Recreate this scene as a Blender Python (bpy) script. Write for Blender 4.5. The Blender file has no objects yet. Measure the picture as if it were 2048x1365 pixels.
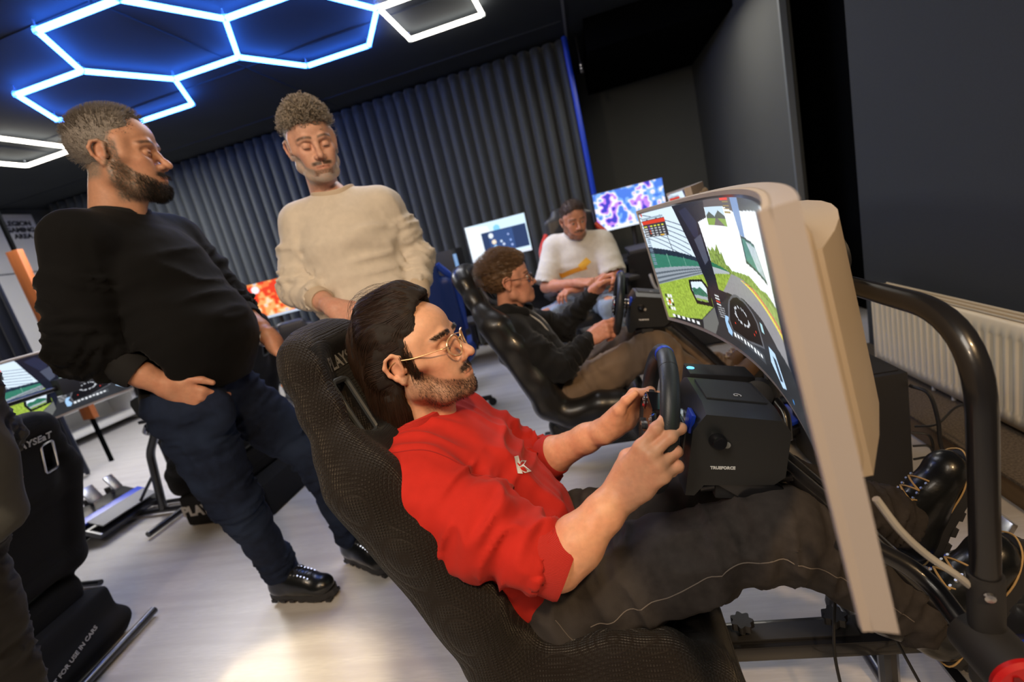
import bpy, bmesh, math, random
import numpy as np
from math import sin, cos, pi, radians, sqrt, atan2
from mathutils import Vector, Matrix, Euler
from mathutils.bvhtree import BVHTree
random.seed(7); rng = np.random.default_rng(11)
SC = bpy.context.scene
COL = SC.collection

# ------------------------------------------------------------------ camera
CAM_H = 1.2
FPX = 951.945
_p, _r, _t = 0.2170281, -0.2399884, radians(12.0)
_F = np.array([0, cos(_p), -sin(_p)]); _R0 = np.array([1., 0, 0]); _U0 = np.cross(_R0, _F)
_R = cos(_r)*_R0 + sin(_r)*_U0; _U = -sin(_r)*_R0 + cos(_r)*_U0
def _rot(v): return Vector((cos(_t)*v[0]-sin(_t)*v[1], sin(_t)*v[0]+cos(_t)*v[1], v[2]))
cr, cu, cb = _rot(_R), _rot(_U), _rot(-_F)
cam_d = bpy.data.cameras.new('camera'); cam = bpy.data.objects.new('camera', cam_d); COL.objects.link(cam)
cam.matrix_world = Matrix(((cr.x, cu.x, cb.x, 0), (cr.y, cu.y, cb.y, 0), (cr.z, cu.z, cb.z, CAM_H), (0, 0, 0, 1)))
cam_d.sensor_width = 36.0; cam_d.lens = FPX/2048*36.0; cam_d.clip_start = 0.02; cam_d.clip_end = 60
cam_d.dof.use_dof = True; cam_d.dof.focus_distance = 0.93; cam_d.dof.aperture_fstop = 2.8
SC.camera = cam

# ------------------------------------------------------------------ world, exposure, lights
wd = bpy.data.worlds.new('world'); SC.world = wd; wd.use_nodes = True
wd.node_tree.nodes['Background'].inputs[0].default_value = (0.05, 0.055, 0.065, 1)
wd.node_tree.nodes['Background'].inputs[1].default_value = 0.3
SC.view_settings.view_transform = 'Standard'; SC.view_settings.look = 'None'
SC.view_settings.gamma = 1.0; SC.view_settings.use_curve_mapping = False
SC.view_settings.exposure = 0.22
def area(name, loc, target, size, power, col, sy=None):
    d = bpy.data.lights.new(name, 'AREA'); d.energy = power; d.color = col
    d.shape = 'RECTANGLE'; d.size = size; d.size_y = sy or size
    o = bpy.data.objects.new(name, d); COL.objects.link(o); o.location = loc
    o.rotation_euler = (Vector(target)-Vector(loc)).to_track_quat('-Z', 'Y').to_euler()
    return o
def spot(name, loc, target, power, col, ang=60, blend=.6, rad=.06):
    d = bpy.data.lights.new(name, 'SPOT'); d.energy = power; d.color = col
    d.spot_size = radians(ang); d.spot_blend = blend; d.shadow_soft_size = rad
    o = bpy.data.objects.new(name, d); COL.objects.link(o); o.location = loc
    o.rotation_euler = (Vector(target)-Vector(loc)).to_track_quat('-Z', 'Y').to_euler()
    return o
WARM = (1.0, 0.66, 0.34); NEUT = (1.0, 0.90, 0.78)
spot('warm_ceiling_lamp', (0.75, -1.0, 2.75), (-0.05, 0.9, 0.7), 150, WARM, 95, .7, .10)
spot('left_ceiling_lamp', (-1.3, -1.6, 2.8), (-0.6, 1.6, 1.0), 70, (1.0, .74, .50), 80, .8, .12)
area('ceiling_panel_rear', (-0.7, -0.5, 2.85), (-0.7, 1.2, 0.2), 1.2, 40, NEUT)
area('ceiling_panel_middle', (-1.0, 3.0, 2.86), (-1.0, 3.0, 0), 1.4, 34, (.95, .95, 1.0))
spot('floor_spot_lamp', (-1.15, .45, 2.8), (-1.20, .88, 0), 300, (1.0, .80, .52), 17, .3, .05)
area('ceiling_panel_far', (0.9, 4.6, 2.6), (0.9, 4.6, 0), .9, 13, (1.0, .93, .82))  # fill light added to brighten the far wall, no fitting hangs there
area('ceiling_panel_left', (-4.3, 3.6, 2.86), (-4.3, 3.6, 0), 1.6, 110, (1.0, .96, .9))

# ------------------------------------------------------------------ object helpers
def tag(o, label=None, cat=None, group=None, kind=None):
    if label: o['label'] = label
    if cat: o['category'] = cat
    if group: o['group'] = group
    if kind: o['kind'] = kind
    return o
def thing(name, label, cat, loc=(0, 0, 0), rz=0.0, group=None):
    o = bpy.data.objects.new(name, None); COL.objects.link(o); o.empty_display_size = .1
    o.location = loc; o.rotation_euler = (0, 0, rz)
    return tag(o, label, cat, group)
def link(name, me, mats, parent=None):
    o = bpy.data.objects.new(name, me); COL.objects.link(o)
    for m in (mats if isinstance(mats, (list, tuple)) else [mats]): me.materials.append(m)
    if parent: o.parent = parent
    return o
def npmesh(V, Q, smooth=True, cols=None, name='m'):
    V = np.asarray(V, np.float32); Q = np.asarray(Q, np.int32)
    me = bpy.data.meshes.new(name); n, k = Q.shape
    me.vertices.add(len(V)); me.vertices.foreach_set('co', V.ravel())
    me.loops.add(n*k); me.loops.foreach_set('vertex_index', Q.ravel())
    me.polygons.add(n); me.polygons.foreach_set('loop_start', np.arange(0, n*k, k, dtype=np.int32))
    if cols is not None:
        a = me.color_attributes.new('Col', 'FLOAT_COLOR', 'POINT')
        c = np.ones((len(V), 4), np.float32); c[:, :3] = cols; a.data.foreach_set('color', c.ravel())
    me.update(calc_edges=True)
    if smooth: me.polygons.foreach_set('use_smooth', np.ones(n, bool))
    return me
def obj(name, bm, mats, parent=None, smooth=False, bevel=0, seg=2):
    if bevel:
        es = [e for e in bm.edges if e.is_manifold and e.calc_face_angle(0) > radians(35)]
        bmesh.ops.bevel(bm, geom=es, offset=bevel, segments=seg, affect='EDGES', profile=.6, clamp_overlap=True)
        smooth = True
    bmesh.ops.recalc_face_normals(bm, faces=bm.faces)
    me = bpy.data.meshes.new(name); bm.to_mesh(me); bm.free()
    if smooth:
        me.polygons.foreach_set('use_smooth', np.ones(len(me.polygons), bool))
        try: me.set_sharp_from_angle(angle=radians(35))
        except Exception: pass
    return link(name, me, mats, parent)
def B(): return bmesh.new()
def box(bm, c, s, rot=None, taper=None):
    r = bmesh.ops.create_cube(bm, size=1.0)
    for v in r['verts']:
        x, y, z = v.co.x*s[0], v.co.y*s[1], v.co.z*s[2]
        if taper and v.co.z > 0: x *= taper[0]; y *= taper[1]
        p = Vector((x, y, z))
        if rot is not None: p = rot @ p
        v.co = p+Vector(c)
    return r['verts']
def frames(P):
    P = [Vector(p) for p in P]; n = len(P); T = []
    for i in range(n):
        t = (P[min(i+1, n-1)]-P[max(i-1, 0)]); T.append(t.normalized() if t.length > 1e-9 else Vector((0, 0, 1)))
    u = T[0].orthogonal().normalized(); out = []
    for i in range(n):
        u = (u-T[i]*u.dot(T[i])); u = u.normalized() if u.length > 1e-6 else T[i].orthogonal().normalized()
        out.append((P[i], T[i], u, T[i].cross(u)))
    return out
def tube(bm, P, r, n=12, closed=False, cap=True, flat=1.0, up=None):
    rs = r if isinstance(r, (list, tuple)) else [r]*len(P)
    fr = frames(P); rings = []
    for i, (p, t, u, v) in enumerate(fr):
        if closed:
            a, b = Vector(P[(i+1) % len(P)]), Vector(P[i-1]); t = (a-b).normalized()
        if up is not None:
            v = t.cross(Vector(up)); v = v.normalized() if v.length > 1e-6 else t.orthogonal().normalized(); u = v.cross(t)
        elif closed and i == 0: u0 = u
        rings.append([bm.verts.new(p+(u*cos(2*pi*k/n)*flat+v*sin(2*pi*k/n))*rs[i]) for k in range(n)])
    m = len(rings)
    for i in range(m if closed else m-1):
        A, Bq = rings[i], rings[(i+1) % m]
        for k in range(n): bm.faces.new((A[k], A[(k+1) % n], Bq[(k+1) % n], Bq[k]))
    if cap and not closed:
        bm.faces.new(list(reversed(rings[0]))); bm.faces.new(rings[-1])
    return rings
def bez(P, n=8):
    """Catmull-Rom through the points"""
    P = [Vector(p) for p in P]; Q = [P[0]*2-P[1]]+P+[P[-1]*2-P[-2]]; out = []
    for i in range(1, len(Q)-2):
        a, b, c, d = Q[i-1], Q[i], Q[i+1], Q[i+2]
        for j in range(n):
            t = j/n
            out.append(.5*((2*b)+(c-a)*t+(2*a-5*b+4*c-d)*t*t+(3*b-a-3*c+d)*t**3))
    return out+[P[-1]]
def filletpath(P, r=.05, n=6):
    P = [Vector(p) for p in P]; out = [P[0]]
    for i in range(1, len(P)-1):
        a, b, c = P[i-1], P[i], P[i+1]
        d1 = (a-b); d2 = (c-b); q = min(r, d1.length*.49, d2.length*.49)
        s, e = b+d1.normalized()*q, b+d2.normalized()*q
        for j in range(n+1):
            t = j/n; out.append(s*(1-t)**2+b*2*t*(1-t)+e*t*t)
    return out+[P[-1]]
def lathe(bm, prof, n=24, M=Matrix.Identity(4)):
    rings = []
    for (r, z) in prof:
        rings.append([bm.verts.new(M @ Vector((r*cos(2*pi*k/n), r*sin(2*pi*k/n), z))) for k in range(n)])
    for a, b in zip(rings, rings[1:]):
        for k in range(n): bm.faces.new((a[k], a[(k+1) % n], b[(k+1) % n], b[k]))
    if prof[0][0] > 1e-5: bm.faces.new(list(reversed(rings[0])))
    if prof[-1][0] > 1e-5: bm.faces.new(rings[-1])
    bmesh.ops.remove_doubles(bm, verts=[v for r_ in rings for v in r_], dist=1e-6)
def prism(bm, pts, h, M=Matrix.Identity(4)):
    a = [bm.verts.new(M @ Vector((x, y, 0))) for x, y in pts]; b = [bm.verts.new(M @ Vector((x, y, h))) for x, y in pts]
    bm.faces.new(list(reversed(a))); bm.faces.new(b)
    for i in range(len(pts)): j = (i+1) % len(pts); bm.faces.new((a[i], a[j], b[j], b[i]))
def axis_m(o, d, up=(0, 0, 1)):
    """matrix whose z axis points along d"""
    z = Vector(d).normalized(); x = Vector(up).cross(z)
    x = x.normalized() if x.length > 1e-4 else z.orthogonal().normalized(); y = z.cross(x)
    return Matrix(((x.x, y.x, z.x, o[0]), (x.y, y.y, z.y, o[1]), (x.z, y.z, z.z, o[2]), (0, 0, 0, 1)))
def text_mesh(s, size, depth=.0006, bold=0.0, shear=0.0, space=1.0):
    c = bpy.data.curves.new('txt', 'FONT'); c.body = s; c.size = size; c.extrude = depth; c.offset = bold; c.shear = shear
    c.space_character = space; c.align_x = 'CENTER'; c.align_y = 'CENTER'; c.resolution_u = 3
    o = bpy.data.objects.new('txt', c); COL.objects.link(o)
    dg = bpy.context.evaluated_depsgraph_get(); me = bpy.data.meshes.new_from_object(o.evaluated_get(dg))
    bpy.data.objects.remove(o); bpy.data.curves.remove(c); me.materials.clear()
    return me
def text(name, s, size, M, mat, parent, **k):
    me = text_mesh(s, size, **k); me.transform(M)
    return link(name, me, mat, parent)
def clone(root, loc=None, rz=None, label=None, skip=()):
    r = root.copy(); COL.objects.link(r)
    if loc is not None: r.location = loc
    if rz is not None: r.rotation_euler = (0, 0, rz)
    if label: r['label'] = label
    def rec(src, dst):
        for ch in src.children:
            nm = ch.name.split('.')[0]
            if nm in skip: continue
            c = ch.copy(); COL.objects.link(c); c.parent = dst; rec(ch, c)
    rec(root, r)
    return r

# ------------------------------------------------------------------ materials
def srgb(r, g, b):
    f = lambda c: (c/255/12.92) if c/255 <= .04045 else ((c/255+.055)/1.055)**2.4
    return (f(r), f(g), f(b))
def mat(name, col, rough=.5, metal=0., noise=None, bump=None, spec=.5, coat=0., vcol=False, sheen=0., emit=None,
        sss=0., voro=None, wave=None, stretch=None, alpha=None, trans=0., blotch=None):
    m = bpy.data.materials.new(name); m.use_nodes = True; nt = m.node_tree; N = nt.nodes; L = nt.links
    b = N['Principled BSDF']; b.inputs['Roughness'].default_value = rough; b.inputs['Metallic'].default_value = metal
    b.inputs['Specular IOR Level'].default_value = spec; b.inputs['Coat Weight'].default_value = coat
    b.inputs['Sheen Weight'].default_value = sheen; b.inputs['Sheen Roughness'].default_value = .4
    b.inputs['Subsurface Weight'].default_value = sss; b.inputs['Subsurface Radius'].default_value = (1, .35, .2); b.inputs['Subsurface Scale'].default_value = .004
    b.inputs['Transmission Weight'].default_value = trans
    c4 = (*col, 1); b.inputs['Base Color'].default_value = c4
    tc = N.new('ShaderNodeTexCoord'); mp = N.new('ShaderNodeMapping'); L.new(tc.outputs['Object'], mp.inputs[0])
    if stretch: mp.inputs['Scale'].default_value = stretch
    src = None
    if vcol:
        a = N.new('ShaderNodeVertexColor'); a.layer_name = 'Col'; src = a.outputs[0]
    if noise:
        n = N.new('ShaderNodeTexNoise'); n.inputs['Scale'].default_value = noise[0]; n.inputs['Detail'].default_value = 4
        L.new(mp.outputs[0], n.inputs['Vector'])
        r = N.new('ShaderNodeMapRange'); r.inputs[1].default_value = .3; r.inputs[2].default_value = .7
        r.inputs[3].default_value = 1-noise[1]; r.inputs[4].default_value = 1+noise[1]*.6
        L.new(n.outputs[0], r.inputs[0])
        mx = N.new('ShaderNodeVectorMath'); mx.operation = 'SCALE'
        if src is None:
            rgb = N.new('ShaderNodeRGB'); rgb.outputs[0].default_value = c4; src = rgb.outputs[0]
        L.new(src, mx.inputs[0]); L.new(r.outputs[0], mx.inputs['Scale']); src = mx.outputs[0]
    if blotch:   # second, larger tone mixed in by noise
        n = N.new('ShaderNodeTexNoise'); n.inputs['Scale'].default_value = blotch[0]; L.new(mp.outputs[0], n.inputs['Vector'])
        r = N.new('ShaderNodeMapRange'); r.inputs[1].default_value = .45; r.inputs[2].default_value = .65; L.new(n.outputs[0], r.inputs[0])
        mx = N.new('ShaderNodeMix'); mx.data_type = 'RGBA'; mx.inputs[7].default_value = (*blotch[1], 1)
        if src is None: mx.inputs[6].default_value = c4
        else: L.new(src, mx.inputs[6])
        L.new(r.outputs[0], mx.inputs[0]); src = mx.outputs[2]
    if src is not None: L.new(src, b.inputs['Base Color'])
    h = None; dist = .001; st = .5
    if bump:
        n = N.new('ShaderNodeTexNoise'); n.inputs['Scale'].default_value = bump[0]; n.inputs['Detail'].default_value = 3
        L.new(mp.outputs[0], n.inputs['Vector']); h = n.outputs[0]; st = bump[1]; dist = bump[2]
    if voro:
        n = N.new('ShaderNodeTexVoronoi'); n.feature = 'DISTANCE_TO_EDGE'; n.inputs['Scale'].default_value = voro[0]
        n.inputs['Randomness'].default_value = voro[3] if len(voro) > 3 else .1
        L.new(mp.outputs[0], n.inputs['Vector']); h = n.outputs[0]; st = voro[1]; dist = voro[2]
        r = N.new('ShaderNodeMapRange'); r.inputs[1].default_value = 0; r.inputs[2].default_value = .25; L.new(h, r.inputs[0]); h = r.outputs[0]
    if wave:
        n = N.new('ShaderNodeTexWave'); n.inputs['Scale'].default_value = wave[0]; n.inputs['Distortion'].default_value = .6
        n.inputs['Detail'].default_value = 2; n.bands_direction = wave[3] if len(wave) > 3 else 'X'
        L.new(mp.outputs[0], n.inputs['Vector']); h = n.outputs[0]; st = wave[1]; dist = wave[2]
    if h is not None:
        bp = N.new('ShaderNodeBump'); bp.inputs['Strength'].default_value = st; bp.inputs['Distance'].default_value = dist
        L.new(h, bp.inputs['Height']); L.new(bp.outputs[0], b.inputs['Normal'])
    if emit:
        b.inputs['Emission Color'].default_value = (*emit[0], 1); b.inputs['Emission Strength'].default_value = emit[1]
    return m
def emis(name, col, k, vcol=False):
    m = bpy.data.materials.new(name); m.use_nodes = True; nt = m.node_tree; N = nt.nodes; L = nt.links
    b = N['Principled BSDF']; b.inputs['Base Color'].default_value = (.01, .01, .01, 1); b.inputs['Roughness'].default_value = .25
    b.inputs['Emission Strength'].default_value = k; b.inputs['Emission Color'].default_value = (*col, 1)
    if vcol:
        a = N.new('ShaderNodeVertexColor'); a.layer_name = 'Col'; L.new(a.outputs[0], b.inputs['Emission Color'])
    return m

M = {}
M['blackmetal'] = mat('black_powder_coat', (.012, .012, .014), .28, .0, bump=(300, .15, .0005), coat=.35)
M['blackplastic'] = mat('black_plastic', (.014, .014, .016), .42, bump=(700, .2, .0003))
M['softblack'] = mat('matte_black_plastic', (.02, .02, .022), .6, bump=(900, .3, .0003))
M['gloss'] = mat('gloss_black', (.01, .01, .012), .12)
M['steel'] = mat('brushed_steel', (.55, .56, .58), .3, 1., noise=(60, .1))
M['pedal'] = mat('pedal_steel', (.7, .7, .7), .28, 1., noise=(90, .15))
M['whiteplastic'] = mat('silver_white_plastic', srgb(176, 166, 160), .42, noise=(5, .03))
M['grey_text'] = mat('silver_print', (.45, .44, .43), .45)
M['white_text'] = mat('white_print', (.8, .8, .8), .5)
M['red'] = mat('red_plastic_cap', srgb(190, 22, 26), .4)
M['darkred_print'] = mat('dark_red_print', srgb(120, 8, 12), .5)
M['blueplastic'] = mat('blue_plastic', srgb(20, 60, 190), .35)
M['cable'] = mat('black_cable', (.012, .012, .013), .45)
M['greycable'] = mat('light_grey_cable', (.5, .49, .47), .5)
M['blackfab'] = mat('black_fabric', (.012, .012, .013), .9, bump=(400, .5, .001), spec=.2)
# ------------------------------------------------------------------ implicit-surface modelling (smooth unions, meshed with surface nets)
def rotm(rx=0, ry=0, rz=0): return np.array(Euler((rx, ry, rz)).to_matrix())
class Field:
    def __init__(s): s.o = []
    def rc(s, a, b, ra, rb=None, k=.012, m='u', fl=None):
        s.o.append(('rc', np.array(a, float), np.array(b, float), ra, ra if rb is None else rb, k, m, fl)); return s
    def ch(s, P, R, k=.012, m='u', fl=None):
        for i in range(len(P)-1): s.rc(P[i], P[i+1], R[i], R[i+1], k, m, fl)
        return s
    def el(s, c, r, R=None, k=.012, m='u'):
        s.o.append(('el', np.array(c, float), np.array(r, float), R, k, m)); return s
    def bx(s, c, hsz, rd=.01, R=None, k=.012, m='u'):
        s.o.append(('bx', np.array(c, float), np.array(hsz, float), rd, R, k, m)); return s
    def pl(s, p, n, k=.004):   # keep the side the normal points away from
        n = np.array(n, float); s.o.append(('pl', np.array(p, float), n/np.linalg.norm(n), k, 'i')); return s
    def d(s, o, X, Y, Z):
        t = o[0]
        if t == 'rc':
            a, b, ra, rb, fl = o[1], o[2], o[3], o[4], o[7]; f = 1.
            px, py, pz = X-a[0], Y-a[1], Z-a[2]; ba = b-a
            if fl is not None:
                n, sc = fl; q = (px*n[0]+py*n[1]+pz*n[2])*(1/sc-1)
                px = px+q*n[0]; py = py+q*n[1]; pz = pz+q*n[2]; qb = ba.dot(n)*(1/sc-1); ba = ba+qb*np.array(n); f = min(1., sc)
            L = max(ba.dot(ba), 1e-12)
            h = np.clip((px*ba[0]+py*ba[1]+pz*ba[2])/L, 0, 1)
            return (np.sqrt((px-h*ba[0])**2+(py-h*ba[1])**2+(pz-h*ba[2])**2)-(ra+(rb-ra)*h))*f
        if t in ('el', 'bx'):
            c, r = o[1], o[2]; px, py, pz = X-c[0], Y-c[1], Z-c[2]; R = o[3] if t == 'el' else o[4]
            if R is not None:
                px, py, pz = (R[0, 0]*px+R[1, 0]*py+R[2, 0]*pz, R[0, 1]*px+R[1, 1]*py+R[2, 1]*pz, R[0, 2]*px+R[1, 2]*py+R[2, 2]*pz)
            if t == 'el':
                k0 = np.sqrt((px/r[0])**2+(py/r[1])**2+(pz/r[2])**2); k1 = np.sqrt((px/r[0]**2)**2+(py/r[1]**2)**2+(pz/r[2]**2)**2)
                return k0*(k0-1)/np.maximum(k1, 1e-9)
            rd = o[3]; qx, qy, qz = np.abs(px)-r[0]+rd, np.abs(py)-r[1]+rd, np.abs(pz)-r[2]+rd
            return np.sqrt(np.maximum(qx, 0)**2+np.maximum(qy, 0)**2+np.maximum(qz, 0)**2)+np.minimum(np.maximum(qx, np.maximum(qy, qz)), 0)-rd
        if t == 'pl': return (X-o[1][0])*o[2][0]+(Y-o[1][1])*o[2][1]+(Z-o[1][2])*o[2][2]
    @staticmethod
    def comb(v, d, k, m):
        if m == 'u':
            h = np.maximum(k-np.abs(v-d), 0)/k; return np.minimum(v, d)-h*h*k*.25
        if m == 's': d = -d
        h = np.maximum(k-np.abs(v-d), 0)/k; return np.maximum(v, d)+h*h*k*.25
    def bb(s, o):
        t = o[0]
        if t == 'rc':
            e = max(o[3], o[4])*(max(1., o[7][1]) if o[7] is not None else 1.); return np.minimum(o[1], o[2])-e, np.maximum(o[1], o[2])+e
        if t == 'pl': return None
        R = o[3] if t == 'el' else o[4]
        e = o[2] if R is None else np.abs(R) @ o[2]
        return o[1]-e, o[1]+e
    def ev(s, P):
        P = np.asarray(P, float); v = np.full(len(P), 1.)
        for o in s.o: v = s.comb(v, s.d(o, P[:, 0], P[:, 1], P[:, 2]), max(o[-3] if o[0] == 'rc' else o[-2], 1e-5), o[-2] if o[0] == 'rc' else o[-1])
        return v
    def grad(s, P, e=.001):
        g = np.stack([s.ev(P+np.eye(3)[i]*e)-s.ev(P-np.eye(3)[i]*e) for i in range(3)], 1)
        return g/np.maximum(np.linalg.norm(g, axis=1, keepdims=True), 1e-9)
    def mesh(s, h, sm=1):
        bbs = [s.bb(o) for o in s.o if o[0] != 'pl' and (o[-2] if o[0] == 'rc' else o[-1]) == 'u']
        lo = np.min([b[0] for b in bbs], 0)-3*h; hi = np.max([b[1] for b in bbs], 0)+3*h
        n = np.ceil((hi-lo)/h).astype(int)+1; vol = np.full(n, 1., np.float32)
        ax = [lo[i]+h*np.arange(n[i]) for i in range(3)]
        for o in s.o:
            k, m = (o[-3], o[-2]) if o[0] == 'rc' else (o[-2], o[-1]); k = max(k, 1e-5); b = s.bb(o)
            if b is None: i0, i1 = np.zeros(3, int), n
            else:
                mg = k+2.5*h; i0 = np.maximum(((b[0]-mg-lo)/h).astype(int), 0); i1 = np.minimum(((b[1]+mg-lo)/h).astype(int)+2, n)
            if np.any(i1 <= i0): continue
            sl = tuple(slice(i0[i], i1[i]) for i in range(3))
            X = ax[0][sl[0]][:, None, None]; Y = ax[1][sl[1]][None, :, None]; Z = ax[2][sl[2]][None, None, :]
            vol[sl] = s.comb(vol[sl], s.d(o, X, Y, Z), k, m)
        return nets(vol, lo, h, sm)
def nets(vol, lo, h, sm=1):
    S = vol < 0; c = S[:-1, :-1, :-1].astype(np.int8)
    tot = sum(S[i:S.shape[0]-1+i, j:S.shape[1]-1+j, k:S.shape[2]-1+k].astype(np.int8) for i in (0, 1) for j in (0, 1) for k in (0, 1))
    I, J, K = np.nonzero((tot > 0) & (tot < 8)); N = len(I)
    idx = np.full(tot.shape, -1, np.int32); idx[I, J, K] = np.arange(N)
    cv = {(i, j, k): vol[I+i, J+j, K+k] for i in (0, 1) for j in (0, 1) for k in (0, 1)}
    P = np.zeros((N, 3)); W = np.zeros(N)
    for a in range(3):
        for u in (0, 1):
            for w in (0, 1):
                c0 = [0, 0, 0]; o2 = [x for x in range(3) if x != a]; c0[o2[0]] = u; c0[o2[1]] = w; c1 = list(c0); c1[a] = 1
                v0, v1 = cv[tuple(c0)], cv[tuple(c1)]; m = (v0 < 0) != (v1 < 0)
                t = np.where(m, v0/np.where(m, v0-v1, 1), 0); q = np.array(c0, float)[None, :]+np.zeros((N, 3)); q[:, a] = t
                P += q*m[:, None]; W += m
    P = P/W[:, None]+np.stack([I, J, K], 1); V = lo+h*P
    Qs = []
    for a in range(3):
        b, c_ = (a+1) % 3, (a+2) % 3
        s0 = [slice(None)]*3; s1 = [slice(None)]*3; s0[a] = slice(0, -1); s1[a] = slice(1, None)
        for x in (b, c_): s0[x] = slice(1, -1); s1[x] = slice(1, -1)
        A_, B_ = S[tuple(s0)], S[tuple(s1)]; E = np.nonzero(A_ != B_); g = [E[0].copy(), E[1].copy(), E[2].copy()]
        g[b] += 1; g[c_] += 1; fl = A_[E]
        def cell(db, dc):
            q = [g[0], g[1], g[2]]; q[b] = q[b]-db; q[c_] = q[c_]-dc; return idx[q[0], q[1], q[2]]
        q = np.stack([cell(1, 1), cell(0, 1), cell(0, 0), cell(1, 0)], 1)
        q[~fl] = q[~fl][:, ::-1]; Qs.append(q)
    Q = np.concatenate(Qs); Q = Q[(Q >= 0).all(1)]
    for _ in range(sm):
        for lam in (.5, -.3):
            acc = np.zeros_like(V); cnt = np.zeros(N)
            for i in range(4):
                a_, b_ = Q[:, i], Q[:, (i+1) % 4]
                for ax_ in range(3): acc[:, ax_] += np.bincount(a_, V[b_, ax_], N)+np.bincount(b_, V[a_, ax_], N)
                cnt += np.bincount(a_, minlength=N)+np.bincount(b_, minlength=N)
            V = V+lam*(acc/np.maximum(cnt, 1)[:, None]-V)
    return V, Q
def vnormals(V, Q):
    n = np.cross(V[Q[:, 2]]-V[Q[:, 0]], V[Q[:, 3]]-V[Q[:, 1]]); N = np.zeros_like(V)
    for i in range(4):
        for a in range(3): N[:, a] += np.bincount(Q[:, i], n[:, a], len(V))
    return N/np.maximum(np.linalg.norm(N, axis=1, keepdims=True), 1e-12)
def vnoise(P, seed=0):
    """trilinear value noise in 0..1"""
    P = np.asarray(P, float); I = np.floor(P).astype(np.int64); f = P-I; f = f*f*(3-2*f)
    def hsh(i, j, k):
        x = (i*374761393+j*668265263+k*2147483647+seed*144269) & 0xffffffff
        x = ((x ^ (x >> 13))*1274126177) & 0xffffffff; x = x ^ (x >> 16); return (x & 0xffff)/65535.
    r = 0
    for a in (0, 1):
        for b in (0, 1):
            for c in (0, 1):
                r = r+hsh(I[:, 0]+a, I[:, 1]+b, I[:, 2]+c)*(f[:, 0] if a else 1-f[:, 0])*(f[:, 1] if b else 1-f[:, 1])*(f[:, 2] if c else 1-f[:, 2])
    return r
def sst(a, b, x): t = np.clip((x-a)/(b-a), 0, 1); return t*t*(3-2*t)
def folds(V, Q, regs, base=.0015, seed=3):
    """cloth folds: regs = (a, b, radius, wavelength, amplitude[, lengthwise]) ; creases run across the segment a-b"""
    N = vnormals(V, Q); D = (vnoise(V/.07, seed)-.5)*base*2+(vnoise(V/.025, seed+1)-.5)*base
    for i, g in enumerate(regs):
        a, b, rad, wl, amp = [np.array(x, float) if j < 2 else x for j, x in enumerate(g[:5])]; lw = len(g) > 5 and g[5]
        ba = b-a; L = np.linalg.norm(ba); u = ba/L; t = (V-a) @ u; p = V-a-np.outer(np.clip(t, 0, L), u); r = np.linalg.norm(p, axis=1)
        w = 1-sst(rad*.75, rad*1.25, r); w = w*(1-sst(0, .06, -t))*(1-sst(0, .06, t-L))
        x = np.array([0, 0, 1.]) if abs(u[2]) < .8 else np.array([1., 0, 0]); e1 = np.cross(u, x); e1 /= np.linalg.norm(e1); e2 = np.cross(u, e1)
        if lw: C = np.stack([(V-a) @ e1/wl, (V-a) @ e2/wl, t/(wl*5)], 1)
        else: C = np.stack([(V-a) @ e1/(wl*3.2)+t/(wl*4), (V-a) @ e2/(wl*3.2), t/wl], 1)
        n = vnoise(C, seed+10+i); n2 = vnoise(C*1.9, seed+40+i); rd = 1-np.abs(2*n-1); rd = rd*rd; D += w*amp*1.5*((rd-.35)+.35*(n2-.5))
    return V+N*D[:, None]
def merge(parts):
    Vs, Qs, Cs, o = [], [], [], 0
    for p in parts:
        Vs.append(p[0]); Qs.append(p[1]+o); o += len(p[0])
        if len(p) > 2: Cs.append(p[2])
    return (np.concatenate(Vs), np.concatenate(Qs), np.concatenate(Cs) if Cs else None)
def xf(V, T): A = np.array(T); return V @ A[:3, :3].T+A[:3, 3]
def strands(P0, D0, steps, seg, w0, stepfn, seedcol=None):
    """P0 roots, stepfn(P, D, i) -> new P, D. returns verts, quads of thin 3-sided tapering tubes"""
    n = len(P0); pts = [P0]; P, D = P0, D0
    for i in range(steps):
        P, D = stepfn(P, D, i); pts.append(P)
    pts = np.stack(pts, 1); T = np.gradient(pts, axis=1); T /= np.maximum(np.linalg.norm(T, axis=2, keepdims=True), 1e-9)
    u = np.cross(T, np.array([.31, .52, .79])); u /= np.maximum(np.linalg.norm(u, axis=2, keepdims=True), 1e-9); v = np.cross(T, u)
    m = steps+1; w = w0*(1-np.linspace(0, 1, m)**2*.85); w = w[None, :, None] if np.ndim(w0) == 0 else w
    rings = np.stack([pts+(u*cos(a)+v*sin(a))*w for a in (0, 2*pi/3, 4*pi/3)], 2)
    V = rings.reshape(-1, 3); base = (np.arange(n)*m*3)[:, None, None]+(np.arange(m-1)*3)[None, :, None]
    q = [np.stack([base+k, base+(k+1) % 3, base+3+(k+1) % 3, base+3+k], -1) for k in range(3)]
    return V, np.concatenate([x.reshape(-1, 4) for x in q])
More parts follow.
